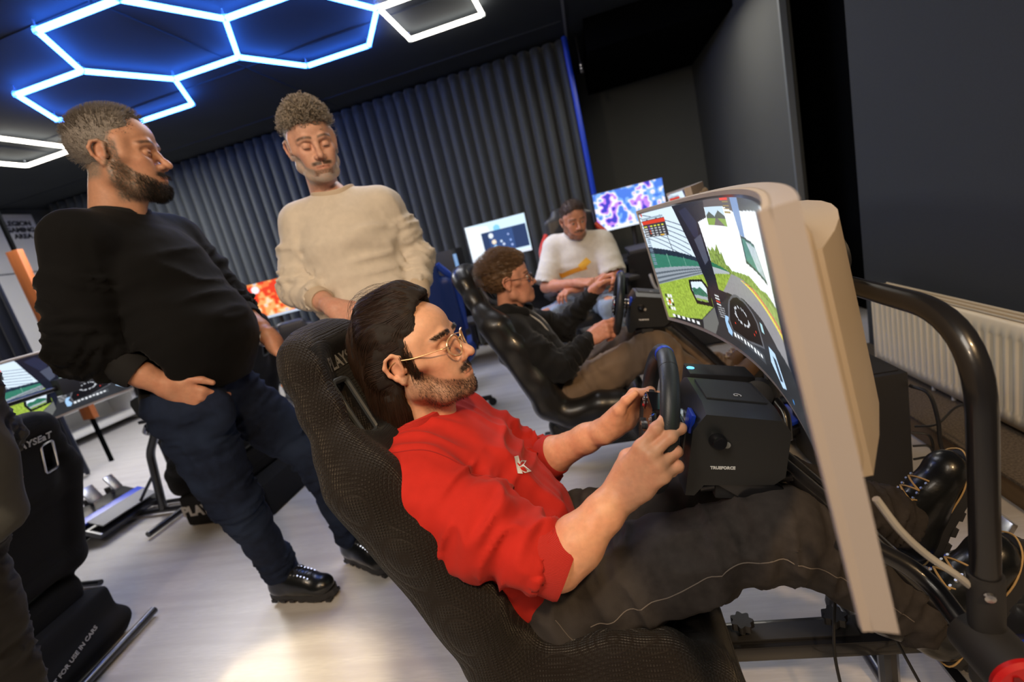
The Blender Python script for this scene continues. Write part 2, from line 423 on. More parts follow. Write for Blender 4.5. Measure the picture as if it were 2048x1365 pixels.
# ------------------------------------------------------------------ room
def struct(name, bm, m, parent=None, **k):
    o = obj(name, bm, m, parent, **k)
    if parent is None: o['kind'] = 'structure'
    return o
CZ = 2.95
m_floor = mat('light_vinyl', srgb(196, 193, 190), .34, noise=(14, .10), stretch=(1.2, 14, 1), bump=(60, .12, .001), blotch=(1.3, srgb(184, 180, 178)))
m_ceil = mat('dark_ceiling', srgb(54, 58, 62), .8, spec=.15, noise=(3, .06), bump=(40, .2, .002))
m_wall = mat('charcoal_wall', srgb(84, 86, 84), .8, noise=(2, .05), bump=(150, .35, .001))
m_wall2 = mat('blackout_panel', srgb(46, 50, 54), .85, noise=(250, .12), bump=(500, .4, .001))
m_black = mat('black_niche', srgb(6, 7, 8), .9, spec=.05)
m_carpet = mat('speckled_carpet', srgb(98, 86, 72), .95, noise=(160, .55), bump=(220, .9, .004))
m_kick = mat('wood_kickboard', srgb(120, 96, 66), .6, noise=(8, .15), stretch=(1, 1, 8))
m_white = mat('white_paint', srgb(215, 214, 210), .6, noise=(2, .03))
m_wood = mat('orange_wood', srgb(170, 96, 48), .5, noise=(5, .15), stretch=(6, 6, 1))

bm = B(); box(bm, (-2.5, 2.0, -.05), (9.2, 10.4, .1)); struct('floor', bm, m_floor)
bm = B(); box(bm, (-2.5, 2.0, CZ+.05), (9.2, 10.4, .1)); struct('ceiling', bm, m_ceil)
bm = B(); box(bm, (-2.5, 6.95, CZ/2), (9.2, .1, CZ)); struct('wall_back', bm, m_wall)
bm = B(); box(bm, (-7.05, 2.0, CZ/2), (.1, 10.4, CZ)); struct('wall_left', bm, m_wall)
bm = B(); box(bm, (-2.5, -3.15, CZ/2), (9.2, .1, CZ)); struct('wall_front', bm, m_wall)
bm = B(); box(bm, (1.635, 5.53, CZ/2), (.07, 2.74, CZ)); struct('wall_right', bm, m_wall)
bm = B(); box(bm, (1.612, 4.145, CZ/2), (.045, .03, CZ)); struct('trim_9', bm, mat('grey_reveal', srgb(112, 117, 118), .6))
bm = B(); box(bm, (1.97, 4.05, CZ/2), (.06, 2.6, CZ)); struct('wall_right', bm, m_black)
bm = B(); box(bm, (1.50, -.08, CZ/2), (.14, 6.06, CZ)); struct('wall_right', bm, m_wall2)
bm = B(); box(bm, (1.75, 2.99, CZ/2), (.4, .08, CZ)); struct('wall_right', bm, m_black)
# shallow joints of the ceiling boards
for i, (x0, y0, x1, y1) in enumerate(((-4.6, 2.62, .1, 2.62), (-4.6, 3.86, .1, 3.86), (-6.9, 5.0, .1, 5.0), (-2.4, 1.4, -2.4, 5.3), (-4.8, 1.4, -4.8, 5.3))):
    bm = B(); box(bm, ((x0+x1)/2, (y0+y1)/2, CZ-.004), (max(x1-x0, .012), max(y1-y0, .012), .008)); struct('trim_%d' % (i+1), bm, m_ceil)
bm = B(); box(bm, (.13, 3.35, CZ-.015), (.022, 4.2, .03)); struct('trim_6', bm, mat('ceiling_rail_grey', srgb(110, 112, 114), .5))
bm = B(); box(bm, (.95, 6.0, CZ-.14), (1.3, 1.75, .28)); struct('trim_7', bm, m_black)

# raised carpeted step under the radiator
bm = B(); box(bm, (1.29, 1.0, .05), (.30, 3.9, .10)); st = struct('trim_8', bm, m_kick)
bm = B(); box(bm, (1.28, 1.0, .106), (.33, 3.92, .014)); o = obj('carpet_top', bm, m_carpet, st, bevel=.004)

# black drape: pleated, hung from the ceiling
def drape(name, x0, x1, y, per, amp, mt, label, z0=.03, along='x', n_per=10, kind=None, seed=1):
    L = abs(x1-x0); n = int(L/per*n_per); s = np.linspace(0, 1, n+1); r = np.random.default_rng(seed)
    ph = s*L/per*2*pi+np.interp(s, np.linspace(0, 1, int(L/per/2)+2), r.uniform(-.8, .8, int(L/per/2)+2))
    am = amp*np.interp(s, np.linspace(0, 1, int(L/per)+2), r.uniform(.6, 1.25, int(L/per)+2))
    zs = np.array([z0, .5, 1.2, 1.9, 2.5, 2.78, 2.86, CZ-.02]); V = []
    for z in zs:
        k = .9+.25*(1-z/CZ); hd = 1 if z < 2.8 else .55
        w = np.sin(ph+.15*np.sin(z*1.7)); d = np.sign(w)*np.abs(w)**.75*am*k*hd
        X = x0+(x1-x0)*s+np.cos(ph)*amp*.18; Y = y+d
        V.append(np.stack([X, Y, np.full(n+1, z)], 1) if along == 'x' else np.stack([Y, X, np.full(n+1, z)], 1))
    V = np.concatenate(V); Qs = []
    for j in range(len(zs)-1):
        a = np.arange(n)+j*(n+1); Qs.append(np.stack([a, a+1, a+n+2, a+n+1], 1))
    me = npmesh(V, np.concatenate(Qs)); o = link(name, me, mt)
    md = o.modifiers.new('s', 'SOLIDIFY'); md.thickness = .004
    return tag(o, label, 'curtain')
m_drape = mat('charcoal_drape', srgb(66, 71, 73), .8, noise=(30, .08), bump=(500, .3, .001), sheen=.2)
m_drapeb = mat('navy_drape', srgb(20, 26, 44), .85, sheen=.2)
drape('curtain', -6.7, .07, 5.42, .128, .075, m_drape, 'long pleated charcoal curtain hung along the far side of the room', n_per=12)
bm = B(); tube(bm, [(.105, 5.36, z) for z in (.03, 1., 2., 2.93)], .028, 8); o = obj('curtain_edge', bm, mat('painted_blue_light', srgb(18, 60, 190), .4), smooth=True)  # blue light falling on the curtain's edge, painted in as its colour
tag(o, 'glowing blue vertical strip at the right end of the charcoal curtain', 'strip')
drape('curtain', -5.75, -4.72, 3.22, .15, .04, m_drapeb, 'dark navy curtain beside the orange wooden post, at the left edge', seed=4)
# wooden post, white wall panel with lettering, pale bench beyond
bm = B(); box(bm, (-4.86, 3.50, 1.26), (.13, .05, 1.60)); o = obj('wooden_post', bm, m_wood, bevel=.004)
bm = B(); box(bm, (-4.90, 3.535, CZ/2), (.04, .02, CZ)); obj('support_pole', bm, m_black, o)
tag(o, 'upright orange wooden post between navy curtain and white panel', 'post')
wp = thing('wall_panel', 'white panel with three lines of black lettering on the left wall', 'sign', (-6.96, 4.62, 0))
bm = B(); box(bm, (0, 0.10, 1.45), (.03, 1.31, 2.86)); obj('panel', bm, m_white, wp)
bm = B(); box(bm, (.02, 0.05, 2.15), (.012, 1.1, .012)); obj('joint', bm, m_wall, wp)
TM = axis_m((.017, .16, 2.50), (1, 0, 0))
for i, s in enumerate(('LEGION', 'GAMING', 'AREA')):
    text('lettering', s, .082, Matrix.Translation((.018, .555, 2.76-i*.08)) @ Matrix.Rotation(radians(90), 4, 'Z') @ Matrix.Rotation(radians(90), 4, 'X'), M['softblack'], wp, depth=.002, bold=.004)
wb = thing('window_bench', 'low white bench with two shelves along the left wall', 'bench', (-6.55, 3.9, 0))
for z, dx in ((.78, .5), (.42, .62), (.12, .7)):
    bm = B(); box(bm, (0, 0, z), (dx, 2.7, .05)); obj('shelf', bm, m_white, wb, bevel=.008)
bm = B(); box(bm, (-.2, 0, .4), (.05, 2.6, .75)); obj('back_board', bm, m_white, wb)
for y in (-1.25, 1.25):
    bm = B(); box(bm, (0, y, .39), (.46, .05, .74)); obj('side_board', bm, m_white, wb)

# hexagon tube lamps and square tube lamps
m_blue = emis('blue_tube_light', (.040, .185, 1.0), 28.0)
m_whitelit = emis('white_tube_light', (1.0, .93, .80), 10)
m_clear = mat('clear_connector', (.6, .65, .7), .15, trans=.7)
HZ = 1.2+3.077*.55; SIDE = .555
def tubebar(a, b, m, parent, nm='light_tube'):
    bm = B(); a, b = Vector(a), Vector(b); d = (b-a).normalized(); tube(bm, [a+d*.012, b-d*.012], .0165, 10)
    o = obj(nm, bm, m, parent, smooth=True); return o
def connector(p, parent):
    bm = B(); lathe(bm, [(.0, -.012), (.02, -.012), (.022, .0), (.018, .02), (.0, .022)], 12, Matrix.Translation(p)); obj('connector', bm, m_clear, parent, smooth=True)
    bm = B(); tube(bm, [Vector(p)+Vector((0, 0, .018)), Vector((p[0], p[1], CZ-.001))], .006, 6); obj('mounting_clip', bm, m_clear, parent)
cA = Vector((-2.507, 3.073, HZ)); a0 = radians(1.8)
R_ = [Vector((cos(a0+radians(60*k)), sin(a0+radians(60*k)), 0))*SIDE for k in range(6)]
cents = [('blue six-sided tube lamp in the middle, largest of the linked hexagons', cA),
         ('blue hexagon tube lamp on the right, beside the white square lamp', cA+R_[0]+R_[1]),
         ('blue hexagon tube lamp on the left, partly behind the bearded man', cA+R_[2]+R_[3])]
cents[1] = (cents[1][0], cA+R_[0]+R_[1]); edges = set()
hexthing = thing('hexagon_lamp', 'blue glowing lamp of three linked hexagons of light tubes on ceiling', 'lamp', (0, 0, 0))
seen = set(); vs = {}
for lab, c in cents:
    P = [c+R_[k] for k in range(6)]
    for k in range(6):
        a, b = P[k], P[(k+1) % 6]; key = tuple(sorted(((round(a.x, 2), round(a.y, 2)), (round(b.x, 2), round(b.y, 2)))))
        if any(abs(key[0][0]-q[0][0])+abs(key[0][1]-q[0][1])+abs(key[1][0]-q[1][0])+abs(key[1][1]-q[1][1]) < .06 for q in seen): continue
        seen.add(key); tubebar(a, b, m_blue, hexthing)
        for p in (a, b):
            if not any((p-q).length < .03 for q in vs.values()): vs[len(vs)] = p
for p in vs.values(): connector(p, hexthing)
def square_lamp(x, y, s, label):
    t = thing('square_lamp', label, 'lamp', (x, y, 0), group=None)
    c = [(-s/2, -s/2), (s/2, -s/2), (s/2, s/2), (-s/2, s/2)]
    for i in range(4):
        a, b = c[i], c[(i+1) % 4]; tubebar((*a, HZ), (*b, HZ), m_whitelit, t); connector((*a, HZ), t)
    return t
square_lamp(-.81, 3.90, .62, 'white square tube lamp right of the blue hexagons, at the top edge')
square_lamp(-4.77, 3.77, .62, 'white square tube lamp at left edge behind the bearded man')

# security camera at the curtain end
t = thing('security_camera', 'small dark camera on the wall beside the curtain top', 'camera', (.22, 5.42, 2.62))
bm = B(); box(bm, (0, 0, 0), (.035, .07, .10)); obj('housing', bm, M['blackplastic'], t, bevel=.008)
bm = B(); tube(bm, [(0, 0, .05), (0, .02, .16), (0, .03, .31)], .008, 8); obj('bracket', bm, M['blackplastic'], t)
for z in (.025, -.005):
    bm = B(); lathe(bm, [(.0, 0), (.012, 0), (.010, .01), (0, .012)], 12, axis_m((0, -.035, z), (0, -1, 0))); obj('lens', bm, M['steel'], t)

# radiator
m_rad = mat('cream_enamel', srgb(216, 206, 184), .38, noise=(3, .03))
m_radg = mat('radiator_grille', srgb(176, 158, 128), .5, wave=(90, .6, .003, 'Y'))
rad = thing('radiator', 'long cream panel radiator with vertical flutes below the dark wall', 'radiator', (1.30, 1.55, .14))
Lr, Hr, pt = 2.16, .385, .0405
ys = [-Lr/2]; nr = int(Lr/pt)
prof = []
y = -Lr/2+.03
prof.append((-Lr/2, 0))
for i in range(nr-1):
    prof += [(y, 0), (y+.005, .013), (y+.0175, .013), (y+.0225, 0)]; y += pt
prof.append((Lr/2, 0))
zs = [(0, 0.), (.045, 0.), (.06, 1.), (Hr-.07, 1.), (Hr-.055, 0.), (Hr-.014, 0.), (Hr, -.6)]
V = []; n = len(prof)
for z, k in zs:
    for (yy, d) in prof: V.append((d*k if k >= 0 else .010, yy, z))
Q = [(j*n+i, j*n+i+1, (j+1)*n+i+1, (j+1)*n+i) for j in range(len(zs)-1) for i in range(n-1)]
me = npmesh(V, [q[::-1] for q in Q], smooth=False); o = link('front_panel', me, m_rad, rad)
md = o.modifiers.new('s', 'SOLIDIFY'); md.thickness = .006; md.offset = 1 if False else -1
bm = B(); box(bm, (.062, 0, Hr/2), (.012, Lr-.03, Hr-.03)); obj('rear_panel', bm, m_rad, rad)
for s in (-1, 1):
    bm = B(); box(bm, (.036, s*(Lr/2+.001), Hr/2), (.075, .012, Hr)); obj('side_cover', bm, m_rad, rad, bevel=.003)
bm = B(); box(bm, (.04, 0, Hr+.001), (.060, Lr-.01, .006))
obj('top_grille', bm, m_radg, rad)
for k in range(3):
    bm = B(); box(bm, (.012+.028*k, 0, Hr+.006), (.004, Lr-.01, .006)); obj('grille_bar', bm, m_rad, rad)
for yy in (-.8, .56, .68):
    bm = B(); tube(bm, [(.02, yy, 0), (.02, yy, -.027)], .008, 10); obj('pipe', bm, m_white, rad, smooth=True)
# ------------------------------------------------------------------ racing seat (local frame: x forward, floor at z 0)
m_mesh = mat('black_mesh_fabric', srgb(33, 27, 23), .7, voro=(190, 1.0, .0016, .05), sheen=.08, spec=.25)
m_meshin = mat('black_knit_fabric', srgb(17, 15, 14), .8, voro=(420, .8, .0006, .1), sheen=.06, spec=.2)
m_leather = mat('black_leather', srgb(30, 29, 29), .34, bump=(220, .25, .0008), coat=.1)
U2 = np.array([-.362, 0, .932]); N2 = np.array([.932, 0, .362]); S0 = np.array([-.36, 0, .42]); LEAN = -.37
def sp(s, n=0., y=0.):
    b = min(max((s-.36)/.22, 0), 1); n = n-.030*b*b*(3-2*b)   # the headrest kinks back
    return S0+U2*s+N2*n+np.array([0, y, 0])
def seat_shell():
    f = Field(); R = rotm(0, LEAN, 0)
    f.bx(sp(.21, .036), (.030, .20, .26), .03, R, .03)
    f.bx(sp(.55, .034), (.030, .112, .155), .035, R, .05)
    f.bx(sp(.42, .034), (.028, .205, .08), .03, R, .05)
    for s in (-1, 1):
        f.ch([sp(.0, .055, s*.202), sp(.12, .070, s*.205), sp(.30, .074, s*.207), sp(.42, .064, s*.208), sp(.475, .05, s*.192)], [.053, .053, .052, .048, .040], .05); f.ch([sp(.02, .03, s*.215), sp(.44, .03, s*.218)], [.034, .034], .04)
        f.ch([sp(.42, .045, s*.198), sp(.50, .044, s*.176), sp(.575, .046, s*.140), sp(.655, .044, s*.110), sp(.685, .04, s*.080), sp(.697, .036, s*.04), sp(.697, .036, 0)], [.036, .036, .036, .036, .036, .036, .036], .03)
        f.ch([(-.33, s*.195, .43), (-.24, s*.2, .385), (-.10, s*.205, .405), (-.02, s*.2, .395), (.045, s*.19, .335), (.07, s*.175, .24)], [.056, .058, .060, .058, .052, .045], .03)
    f.bx((-.13, 0, .315), (.225, .19, .05), .04, rotm(0, -.05, 0), .04)
    f.rc((.06, -.165, .27), (.06, .165, .27), .062, k=.03)
    f.bx((-.15, 0, .235), (.20, .17, .04), .03, None, .04)
    f.rc(sp(.02, .05, -.17), sp(.02, .05, .17), .06, k=.05)
    for s in (-1, 1):   # harness openings
        c = sp(.545, .035, s*.078); f.bx(c, (.12, .0235, .062), .014, rotm(0, LEAN, 0) @ rotm(s*.12, 0, 0), .008, 's')
    V, Q = f.mesh(.0075, 1); return V, Q
SEATV, SEATQ = seat_shell()
SEATT = BVHTree.FromPolygons([tuple(v) for v in SEATV], [tuple(q) for q in SEATQ.tolist()])
def seat_obj(parent, mats, name='seat_shell'):
    me = npmesh(SEATV, SEATQ); o = link(name, me, mats, parent)
    if len(mats) > 1:
        c = SEATV[SEATQ].mean(1); s = (c-S0) @ U2; n = (c-S0) @ N2; bb_ = np.clip((s-.36)/.22, 0, 1); n = n+.030*bb_*bb_*(3-2*bb_)
        inner = (np.abs(c[:, 1]) < .15) & (n > .05) & (s > .03) & (s < .5)
        hd = (np.abs(c[:, 1]) < .105) & (n > .05) & (s > .5) & (s < .69)
        back = (n < .012) & (s > .05); cu = (np.abs(c[:, 1]) < .14) & (c[:, 2] > .3) & (s < .1)
        me.polygons.foreach_set('material_index', (inner | hd | back | cu).astype(np.int32))
    return o
def ring_path(s):
    P = []; R = Matrix(rotm(0, LEAN, 0).tolist()) @ Matrix(rotm(s*.12, 0, 0).tolist())
    pts = [(.0, -.025, -.063), (0, .025, -.063), (0, .025, .063), (0, -.025, .063)]
    out = []
    for i in range(4):
        a, b, c = Vector(pts[i-1]), Vector(pts[i]), Vector(pts[(i+1) % 4])
        s_ = b+(a-b).normalized()*.012; e = b+(c-b).normalized()*.012
        for j in range(4): t = j/3; out.append(s_*(1-t)**2+b*2*t*(1-t)+e*t*t)
    return [R @ p for p in out]
FACE = Matrix(((0, N2[2]*-0+0, 0, 0), (1, 0, 0, 0), (0, 0, 0, 0), (0, 0, 0, 1)))
def face_m(p, front=True):
    """text frame on the seat: x to the viewer's right, y up the seat, z out"""
    X = Vector((0, 1, 0)) if front else Vector((0, -1, 0)); Y = Vector(U2); Z = Vector(N2) if front else -Vector(N2)
    return Matrix(((X.x, Y.x, Z.x, p[0]), (X.y, Y.y, Z.y, p[1]), (X.z, Y.z, Z.z, p[2]), (0, 0, 0, 1)))
TXT = text_mesh('PLAYSEaT', .037, depth=.0012, bold=.0009, space=1.05)
def add_seat(parent, mats, ringm, txt=True):
    so = seat_obj(parent, mats)
    for s in (-1, 1):
        c = Vector(sp(.545, .0665, s*.078)); bm = B(); tube(bm, [c+q for q in ring_path(s)], .0065, 8, closed=True); obj('harness_ring', bm, ringm, parent, smooth=True)
        c = Vector(sp(.545, .004, s*.078)); bm = B(); tube(bm, [c+q for q in ring_path(s)], .005, 8, closed=True); obj('harness_ring', bm, ringm, parent, smooth=True)
    if txt:
        me = TXT.copy(); me.transform(face_m(sp(.640, .09)))
        for v in me.vertices:
            h = SEATT.ray_cast(v.co, -Vector(N2), .2)
            if h[0]: v.co = h[0]+Vector(N2)*.0016
        link('lettering', me, M['grey_text'], parent)
        me = TXT.copy(); me.transform(face_m(sp(.640, -.005), False)); link('lettering', me, M['grey_text'], parent)
    # piping seams
    for s in (-1, 1):
        P = [sp(t, .0675, s*.118) for t in (.505, .55, .60, .66)]
    return so
def star_knob(parent, p, d, r=.022):
    bm = B(); prof = []
    for i in range(40):
        a = 2*pi*i/40; rr = r*(1+.16*cos(7*a)); prof.append((rr*cos(a), rr*sin(a)))
    prism(bm, prof, .018, axis_m(p, d)); o = obj('star_knob', bm, M['blackplastic'], parent, bevel=.002)
    return o
def add_frame(parent, arm=True):
    fm = M['blackmetal']
    bm = B(); box(bm, (.20, .06, .165), (1.25, .075, .038)); obj('centre_rail', bm, fm, parent, bevel=.004)
    bm = B(); box(bm, (.25, .06, .1875), (.30, .045, .006)); obj('rail_slide', bm, M['softblack'], parent, bevel=.001)
    for x in (.165, .36):
        star_knob(parent, (x, .06, .208), (0, 0, 1)); bm = B(); tube(bm, [(x, .06, .185), (x, .06, .21)], .007, 8); obj('knob_bolt', bm, M['steel'], parent)
    bm = B(); box(bm, (-.15, 0, .192), (.34, .30, .012)); obj('seat_bracket', bm, fm, parent, bevel=.002)
    for x in (-.42, .46):
        bm = B(); tube(bm, filletpath([(x, -.30, .018), (x, .30, .018)], .05), .018, 12); obj('floor_bar', bm, fm, parent, smooth=True)
        bm = B(); tube(bm, [(x, .06, .02), (x, .06, .16)], .02, 10); obj('rail_post', bm, fm, parent, smooth=True)
        for y in (-.31, .31):
            bm = B(); lathe(bm, [(0, 0), (.024, .0), (.026, .012), (.022, .034), (0, .036)], 12, Matrix.Translation((x, y, 0))); obj('rubber_foot', bm, M['softblack'], parent)
    for y in (-.055, .055):
        bm = B(); tube(bm, filletpath([(.24, y, .70), (.36, y, .545), (.62, y, .17)], .05), .016, 12); obj('column_tube', bm, fm, parent, smooth=True)
    R = Matrix.Rotation(.78, 3, 'Y')
    bm = B(); box(bm, (.185, 0, .665), (.16, .16, .012)); obj('wheel_deck', bm, fm, parent, bevel=.002)
    if not arm: return
    bm = B(); box(bm, (.270, -.082, .585), (.34, .022, .060), R); a = obj('column_arm', bm, fm, parent, bevel=.004)
    me = text_mesh('PLAYSEAT', .042, depth=.0008, bold=.001)
    me.transform(Matrix.Translation((.285, -.0936, .572)) @ Matrix.Rotation(.78, 4, 'Y') @ Matrix.Rotation(radians(90), 4, 'X')); link('lettering', me, M['grey_text'], a)
def make_pedals(label, loc, rz, kind='steel'):
    t = thing('pedal_set', label, 'pedals', loc, rz)
    R = Matrix.Rotation(-.35, 3, 'Y')
    bm = B(); box(bm, (.10, 0, .07), (.30, .40, .03), R); obj('base_plate', bm, M['blackmetal'], t, bevel=.006)
    bm = B(); box(bm, (.005, 0, .085), (.10, .34, .008), R); obj('heel_rest', bm, mat_heel, t, bevel=.002)
    bm = B(); box(bm, (.085, 0, .10), (.05, .38, .014), R); obj('trim_strip', bm, M['blueplastic'], t, bevel=.002)
    for y in (-.13, 0, .13):
        bm = B(); box(bm, (.19, y, .19), (.014, .055 if y else .075, .10), Matrix.Rotation(.45, 3, 'Y')); p = obj('pedal', bm, M['pedal'], t, bevel=.006)
        bm = B(); tube(bm, [(.20, y, .18), (.23, y, .10)], .010, 8); obj('pedal_arm', bm, M['steel'], p)
        bm = B(); tube(bm, [(.25, y, .16), (.25, y, .10)], .016, 10); obj('pedal_cylinder', bm, M['softblack'], p, smooth=True)
    return t
mat_heel = mat('textured_alloy', (.20, .20, .205), .6, .3, bump=(300, .8, .001))

# ------------------------------------------------------------------ steering wheel on its direct-drive base
WT = .27       # tilt of the rim away from the driver
m_rim = mat('wheel_leather', srgb(40, 44, 48), .42, bump=(500, .5, .0005), noise=(300, .1))
m_base = mat('wheelbase_plastic', srgb(36, 37, 38), .38, bump=(900, .35, .0003))
WC = (.055, -.015, .792)
def WM():  # wheel frame: z towards the driver
    z = Vector((-cos(WT), 0, sin(WT))); y = Vector((sin(WT), 0, cos(WT))); x = y.cross(z)
    return Matrix(((x.x, y.x, z.x, WC[0]), (x.y, y.y, z.y, WC[1]), (x.z, y.z, z.z, WC[2]), (0, 0, 0, 1)))
def make_wheel(label, loc, rz, steer=0., blue=True):
    t = thing('steering_wheel', label, 'steering wheel', loc, rz)
    Wm = WM() @ Matrix.Rotation(steer, 4, 'Z'); Rr = .128
    bm = B(); P = [Wm @ Vector((Rr*cos(a), Rr*sin(a)*(1 if sin(a) > -.8 else 1), 0)) for a in np.linspace(0, 2*pi, 72, endpoint=False)]
    tube(bm, P, .0168, 14, closed=True, up=None); rim = obj('rim', bm, m_rim, t, smooth=True)
    for a in (pi/2,):
        bm = B(); P = [Wm @ Vector((Rr*cos(q), Rr*sin(q), 0)) for q in np.linspace(a-.05, a+.05, 6)]
        tube(bm, P, .0173, 14); obj('top_marker', bm, M['blueplastic'] if blue else M['softblack'], rim, smooth=True)
    for a in (pi/2+.42, pi/2-.42, -pi/2+.5, -pi/2-.5):
        bm = B(); P = [Wm @ Vector((Rr*cos(q), Rr*sin(q), 0)) for q in np.linspace(a-.004, a+.004, 3)]
        tube(bm, P, .0171, 14); obj('seam', bm, M['softblack'], rim, smooth=True)
    # hub with spokes
    bm = B(); pts = [(-.045, .035), (.045, .035), (.06, .0), (.045, -.045), (-.045, -.045), (-.06, 0)]
    prism(bm, pts, .030, Wm @ Matrix.Translation((0, 0, -.012))); hub = obj('hub', bm, M['gloss'], t, bevel=.006)
    for s in (-1, 1):
        bm = B(); box(bm, (0, 0, 0), (.075, .036, .012)); bm.transform(Wm @ Matrix.Translation((s*.085, .004, .0))); obj('spoke', bm, M['steel' if False else 'softblack'], t, bevel=.004)
        bm = B(); box(bm, (0, 0, 0), (.060, .055, .004)); bm.transform(Wm @ Matrix.Translation((s*.080, .006, -.030))); obj('shift_paddle', bm, M['gloss'], t, bevel=.0015)
        bm = B(); lathe(bm, [(0, 0), (.019, 0), (.020, .004), (.016, .008), (0, .007)], 20, Wm @ Matrix.Translation((s*.052, .012, .012))); k = obj('thumb_pad', bm, M['gloss'], t, smooth=True)
        for i, (bx_, by_, c) in enumerate(((.0, .009, 'steel'), (.009, 0, 'steel'), (-.009, 0, 'steel'), (0, -.009, 'red'))):
            bm = B(); lathe(bm, [(0, 0), (.0035, 0), (.003, .003), (0, .0035)], 10, Wm @ Matrix.Translation((s*.052+bx_, .012+by_, .019))); obj('button', bm, M[c], k)
        for j in range(3):
            bm = B(); lathe(bm, [(0, 0), (.0055, 0), (.005, .006), (0, .007)], 12, Wm @ Matrix.Translation((s*(.018+.016*j), -.030, .018))); obj('button', bm, M['steel'] if j == 1 else M['softblack'], hub)
    bm = B(); lathe(bm, [(0, 0), (.034, 0), (.036, .006), (.03, .012), (0, .012)], 24, Wm @ Matrix.Translation((0, 0, -.075))); obj('quick_release', bm, M['softblack'], t, smooth=True)
    bm = B(); tube(bm, [Wm @ Vector((0, 0, -.012)), Wm @ Vector((0, 0, -.085))], .022, 16); obj('shaft', bm, M['steel'], t, smooth=True)
    # wheel base: body with chamfered top edges, slanted driver face
    prof = [(.088, .655), (.098, .790), (.120, .826), (.245, .812), (.262, .785), (.258, .695), (.24, .680), (.12, .676), (.104, .655)]
    W2 = .100; bm = B(); ring = []
    for (yy, k) in ((-W2, .86), (-W2+.035, 1.0), (W2-.035, 1.0), (W2, .86)):
        row = []
        for (x, z) in prof:
            zz = .74+(z-.74)*(k if z > .74 else 1); xx = .19+(x-.19)*(1 if k == 1. else .985); row.append(bm.verts.new((xx, yy, zz)))
        ring.append(row)
    n = len(prof)
    for a, b in zip(ring, ring[1:]):
        for i in range(n): bm.faces.new((a[i], a[(i+1) % n], b[(i+1) % n], b[i]))
    bm.faces.new(ring[0]); bm.faces.new(list(reversed(ring[-1])))
    body = obj('wheel_base', bm, m_base, t, bevel=.011, seg=4)
    bm = B(); box(bm, (.184, 0, .8205), (.105, .105, .004), Matrix.Rotation(.11, 3, 'Y')); obj('top_plate', bm, M['softblack'], body, bevel=.0015)
    for k in range(5):
        bm = B(); box(bm, (.122+.0105*k, -W2+.010, .800), (.0035, .012, .012)); obj('vent_slot', bm, M['gloss'], body, bevel=.001)
    dm = axis_m((.140, -W2-.001, .765), (0, -1, .25))
    bm = B(); lathe(bm, [(0, 0), (.0145, 0), (.014, .014), (.011, .022), (.0, .023)], 20, dm); obj('dial', bm, M['gloss'], body, smooth=True)
    bm = B(); lathe(bm, [(0, 0), (.006, 0), (.006, .002), (0, .002)], 12, axis_m((.157, -W2-.0005, .757), (0, -1, 0))); obj('socket', bm, M['grey_text'], body)
    me = text_mesh('TRUEFORCE', .0076, depth=.0006, bold=.0003)
    me.transform(Matrix.Translation((.152, -W2-.0008, .7120)) @ Matrix.Rotation(radians(90), 4, 'X')); link('lettering', me, M['white_text'], body)
    me = text_mesh('G', .020, depth=.0004); me.transform(Matrix.Translation((.190, -.03, .8232)) @ Matrix.Rotation(.11, 4, 'Y') @ Matrix.Rotation(radians(-90), 4, 'Z')); link('logo', me, M['grey_text'], body)
    bm = B(); box(bm, (.100, -.070, .79), (.008, .04, .035), Matrix.Rotation(.17, 3, 'Y')); obj('blue_light_window', bm, M['blueplastic'], body, bevel=.002)
    for z in (.655,):
        bm = B(); box(bm, (.17, -.06, z), (.05, .05, .03)); obj('table_clamp', bm, M['softblack'], body, bevel=.004)
        bm = B(); box(bm, (.17, .06, z), (.05, .05, .03)); obj('table_clamp', bm, M['softblack'], body, bevel=.004)
    body.matrix_local = Matrix.Translation((.17, 0, .75)) @ Matrix.Rotation(.17, 4, 'Y') @ Matrix.Translation((-.17, 0, -.75))
    return t
# ------------------------------------------------------------------ screens: pictures drawn as coloured cells on the real (curved) panel
def canvas(W, H, bg): a = np.empty((H, W, 3), np.float32); a[:] = bg; return a
def poly(a, pts, col, jit=0., seed=0):
    H, W = a.shape[:2]; P = np.array(pts, float); x0, x1 = max(int(P[:, 0].min()*W), 0), min(int(P[:, 0].max()*W)+2, W)
    y0, y1 = max(int(P[:, 1].min()*H), 0), min(int(P[:, 1].max()*H)+2, H)
    if x1 <= x0 or y1 <= y0: return
    X, Y = np.meshgrid((np.arange(x0, x1)+.5)/W, (np.arange(y0, y1)+.5)/H); ins = np.zeros(X.shape, bool)
    for i in range(len(P)):
        (ax, ay), (bx, by) = P[i-1], P[i]; c = ((ay > Y) != (by > Y)) & (X < (bx-ax)*(Y-ay)/((by-ay) if abs(by-ay) > 1e-9 else 1e-9)+ax); ins ^= c
    c = np.array(col, np.float32)*np.ones(X.shape+(3,), np.float32)
    if jit: c = c*(1+jit*(vnoise(np.stack([X.ravel()*W/3, Y.ravel()*H/2.2, X.ravel()*0+seed], 1), seed).reshape(X.shape)-.5)[..., None]*2)
    sub = a[y0:y1, x0:x1]; sub[ins] = c[ins]
def disc(a, cx, cy, r, col, asp=None):
    H, W = a.shape[:2]; k = asp if asp else W/H
    poly(a, [(cx+r*cos(t)/k, cy+r*sin(t)) for t in np.linspace(0, 2*pi, 20)[:-1]], col)
def rect(a, x0, y0, x1, y1, col, **k): poly(a, [(x0, y0), (x1, y0), (x1, y1), (x0, y1)], col, **k)
def C(r, g, b): return srgb(r, g, b)
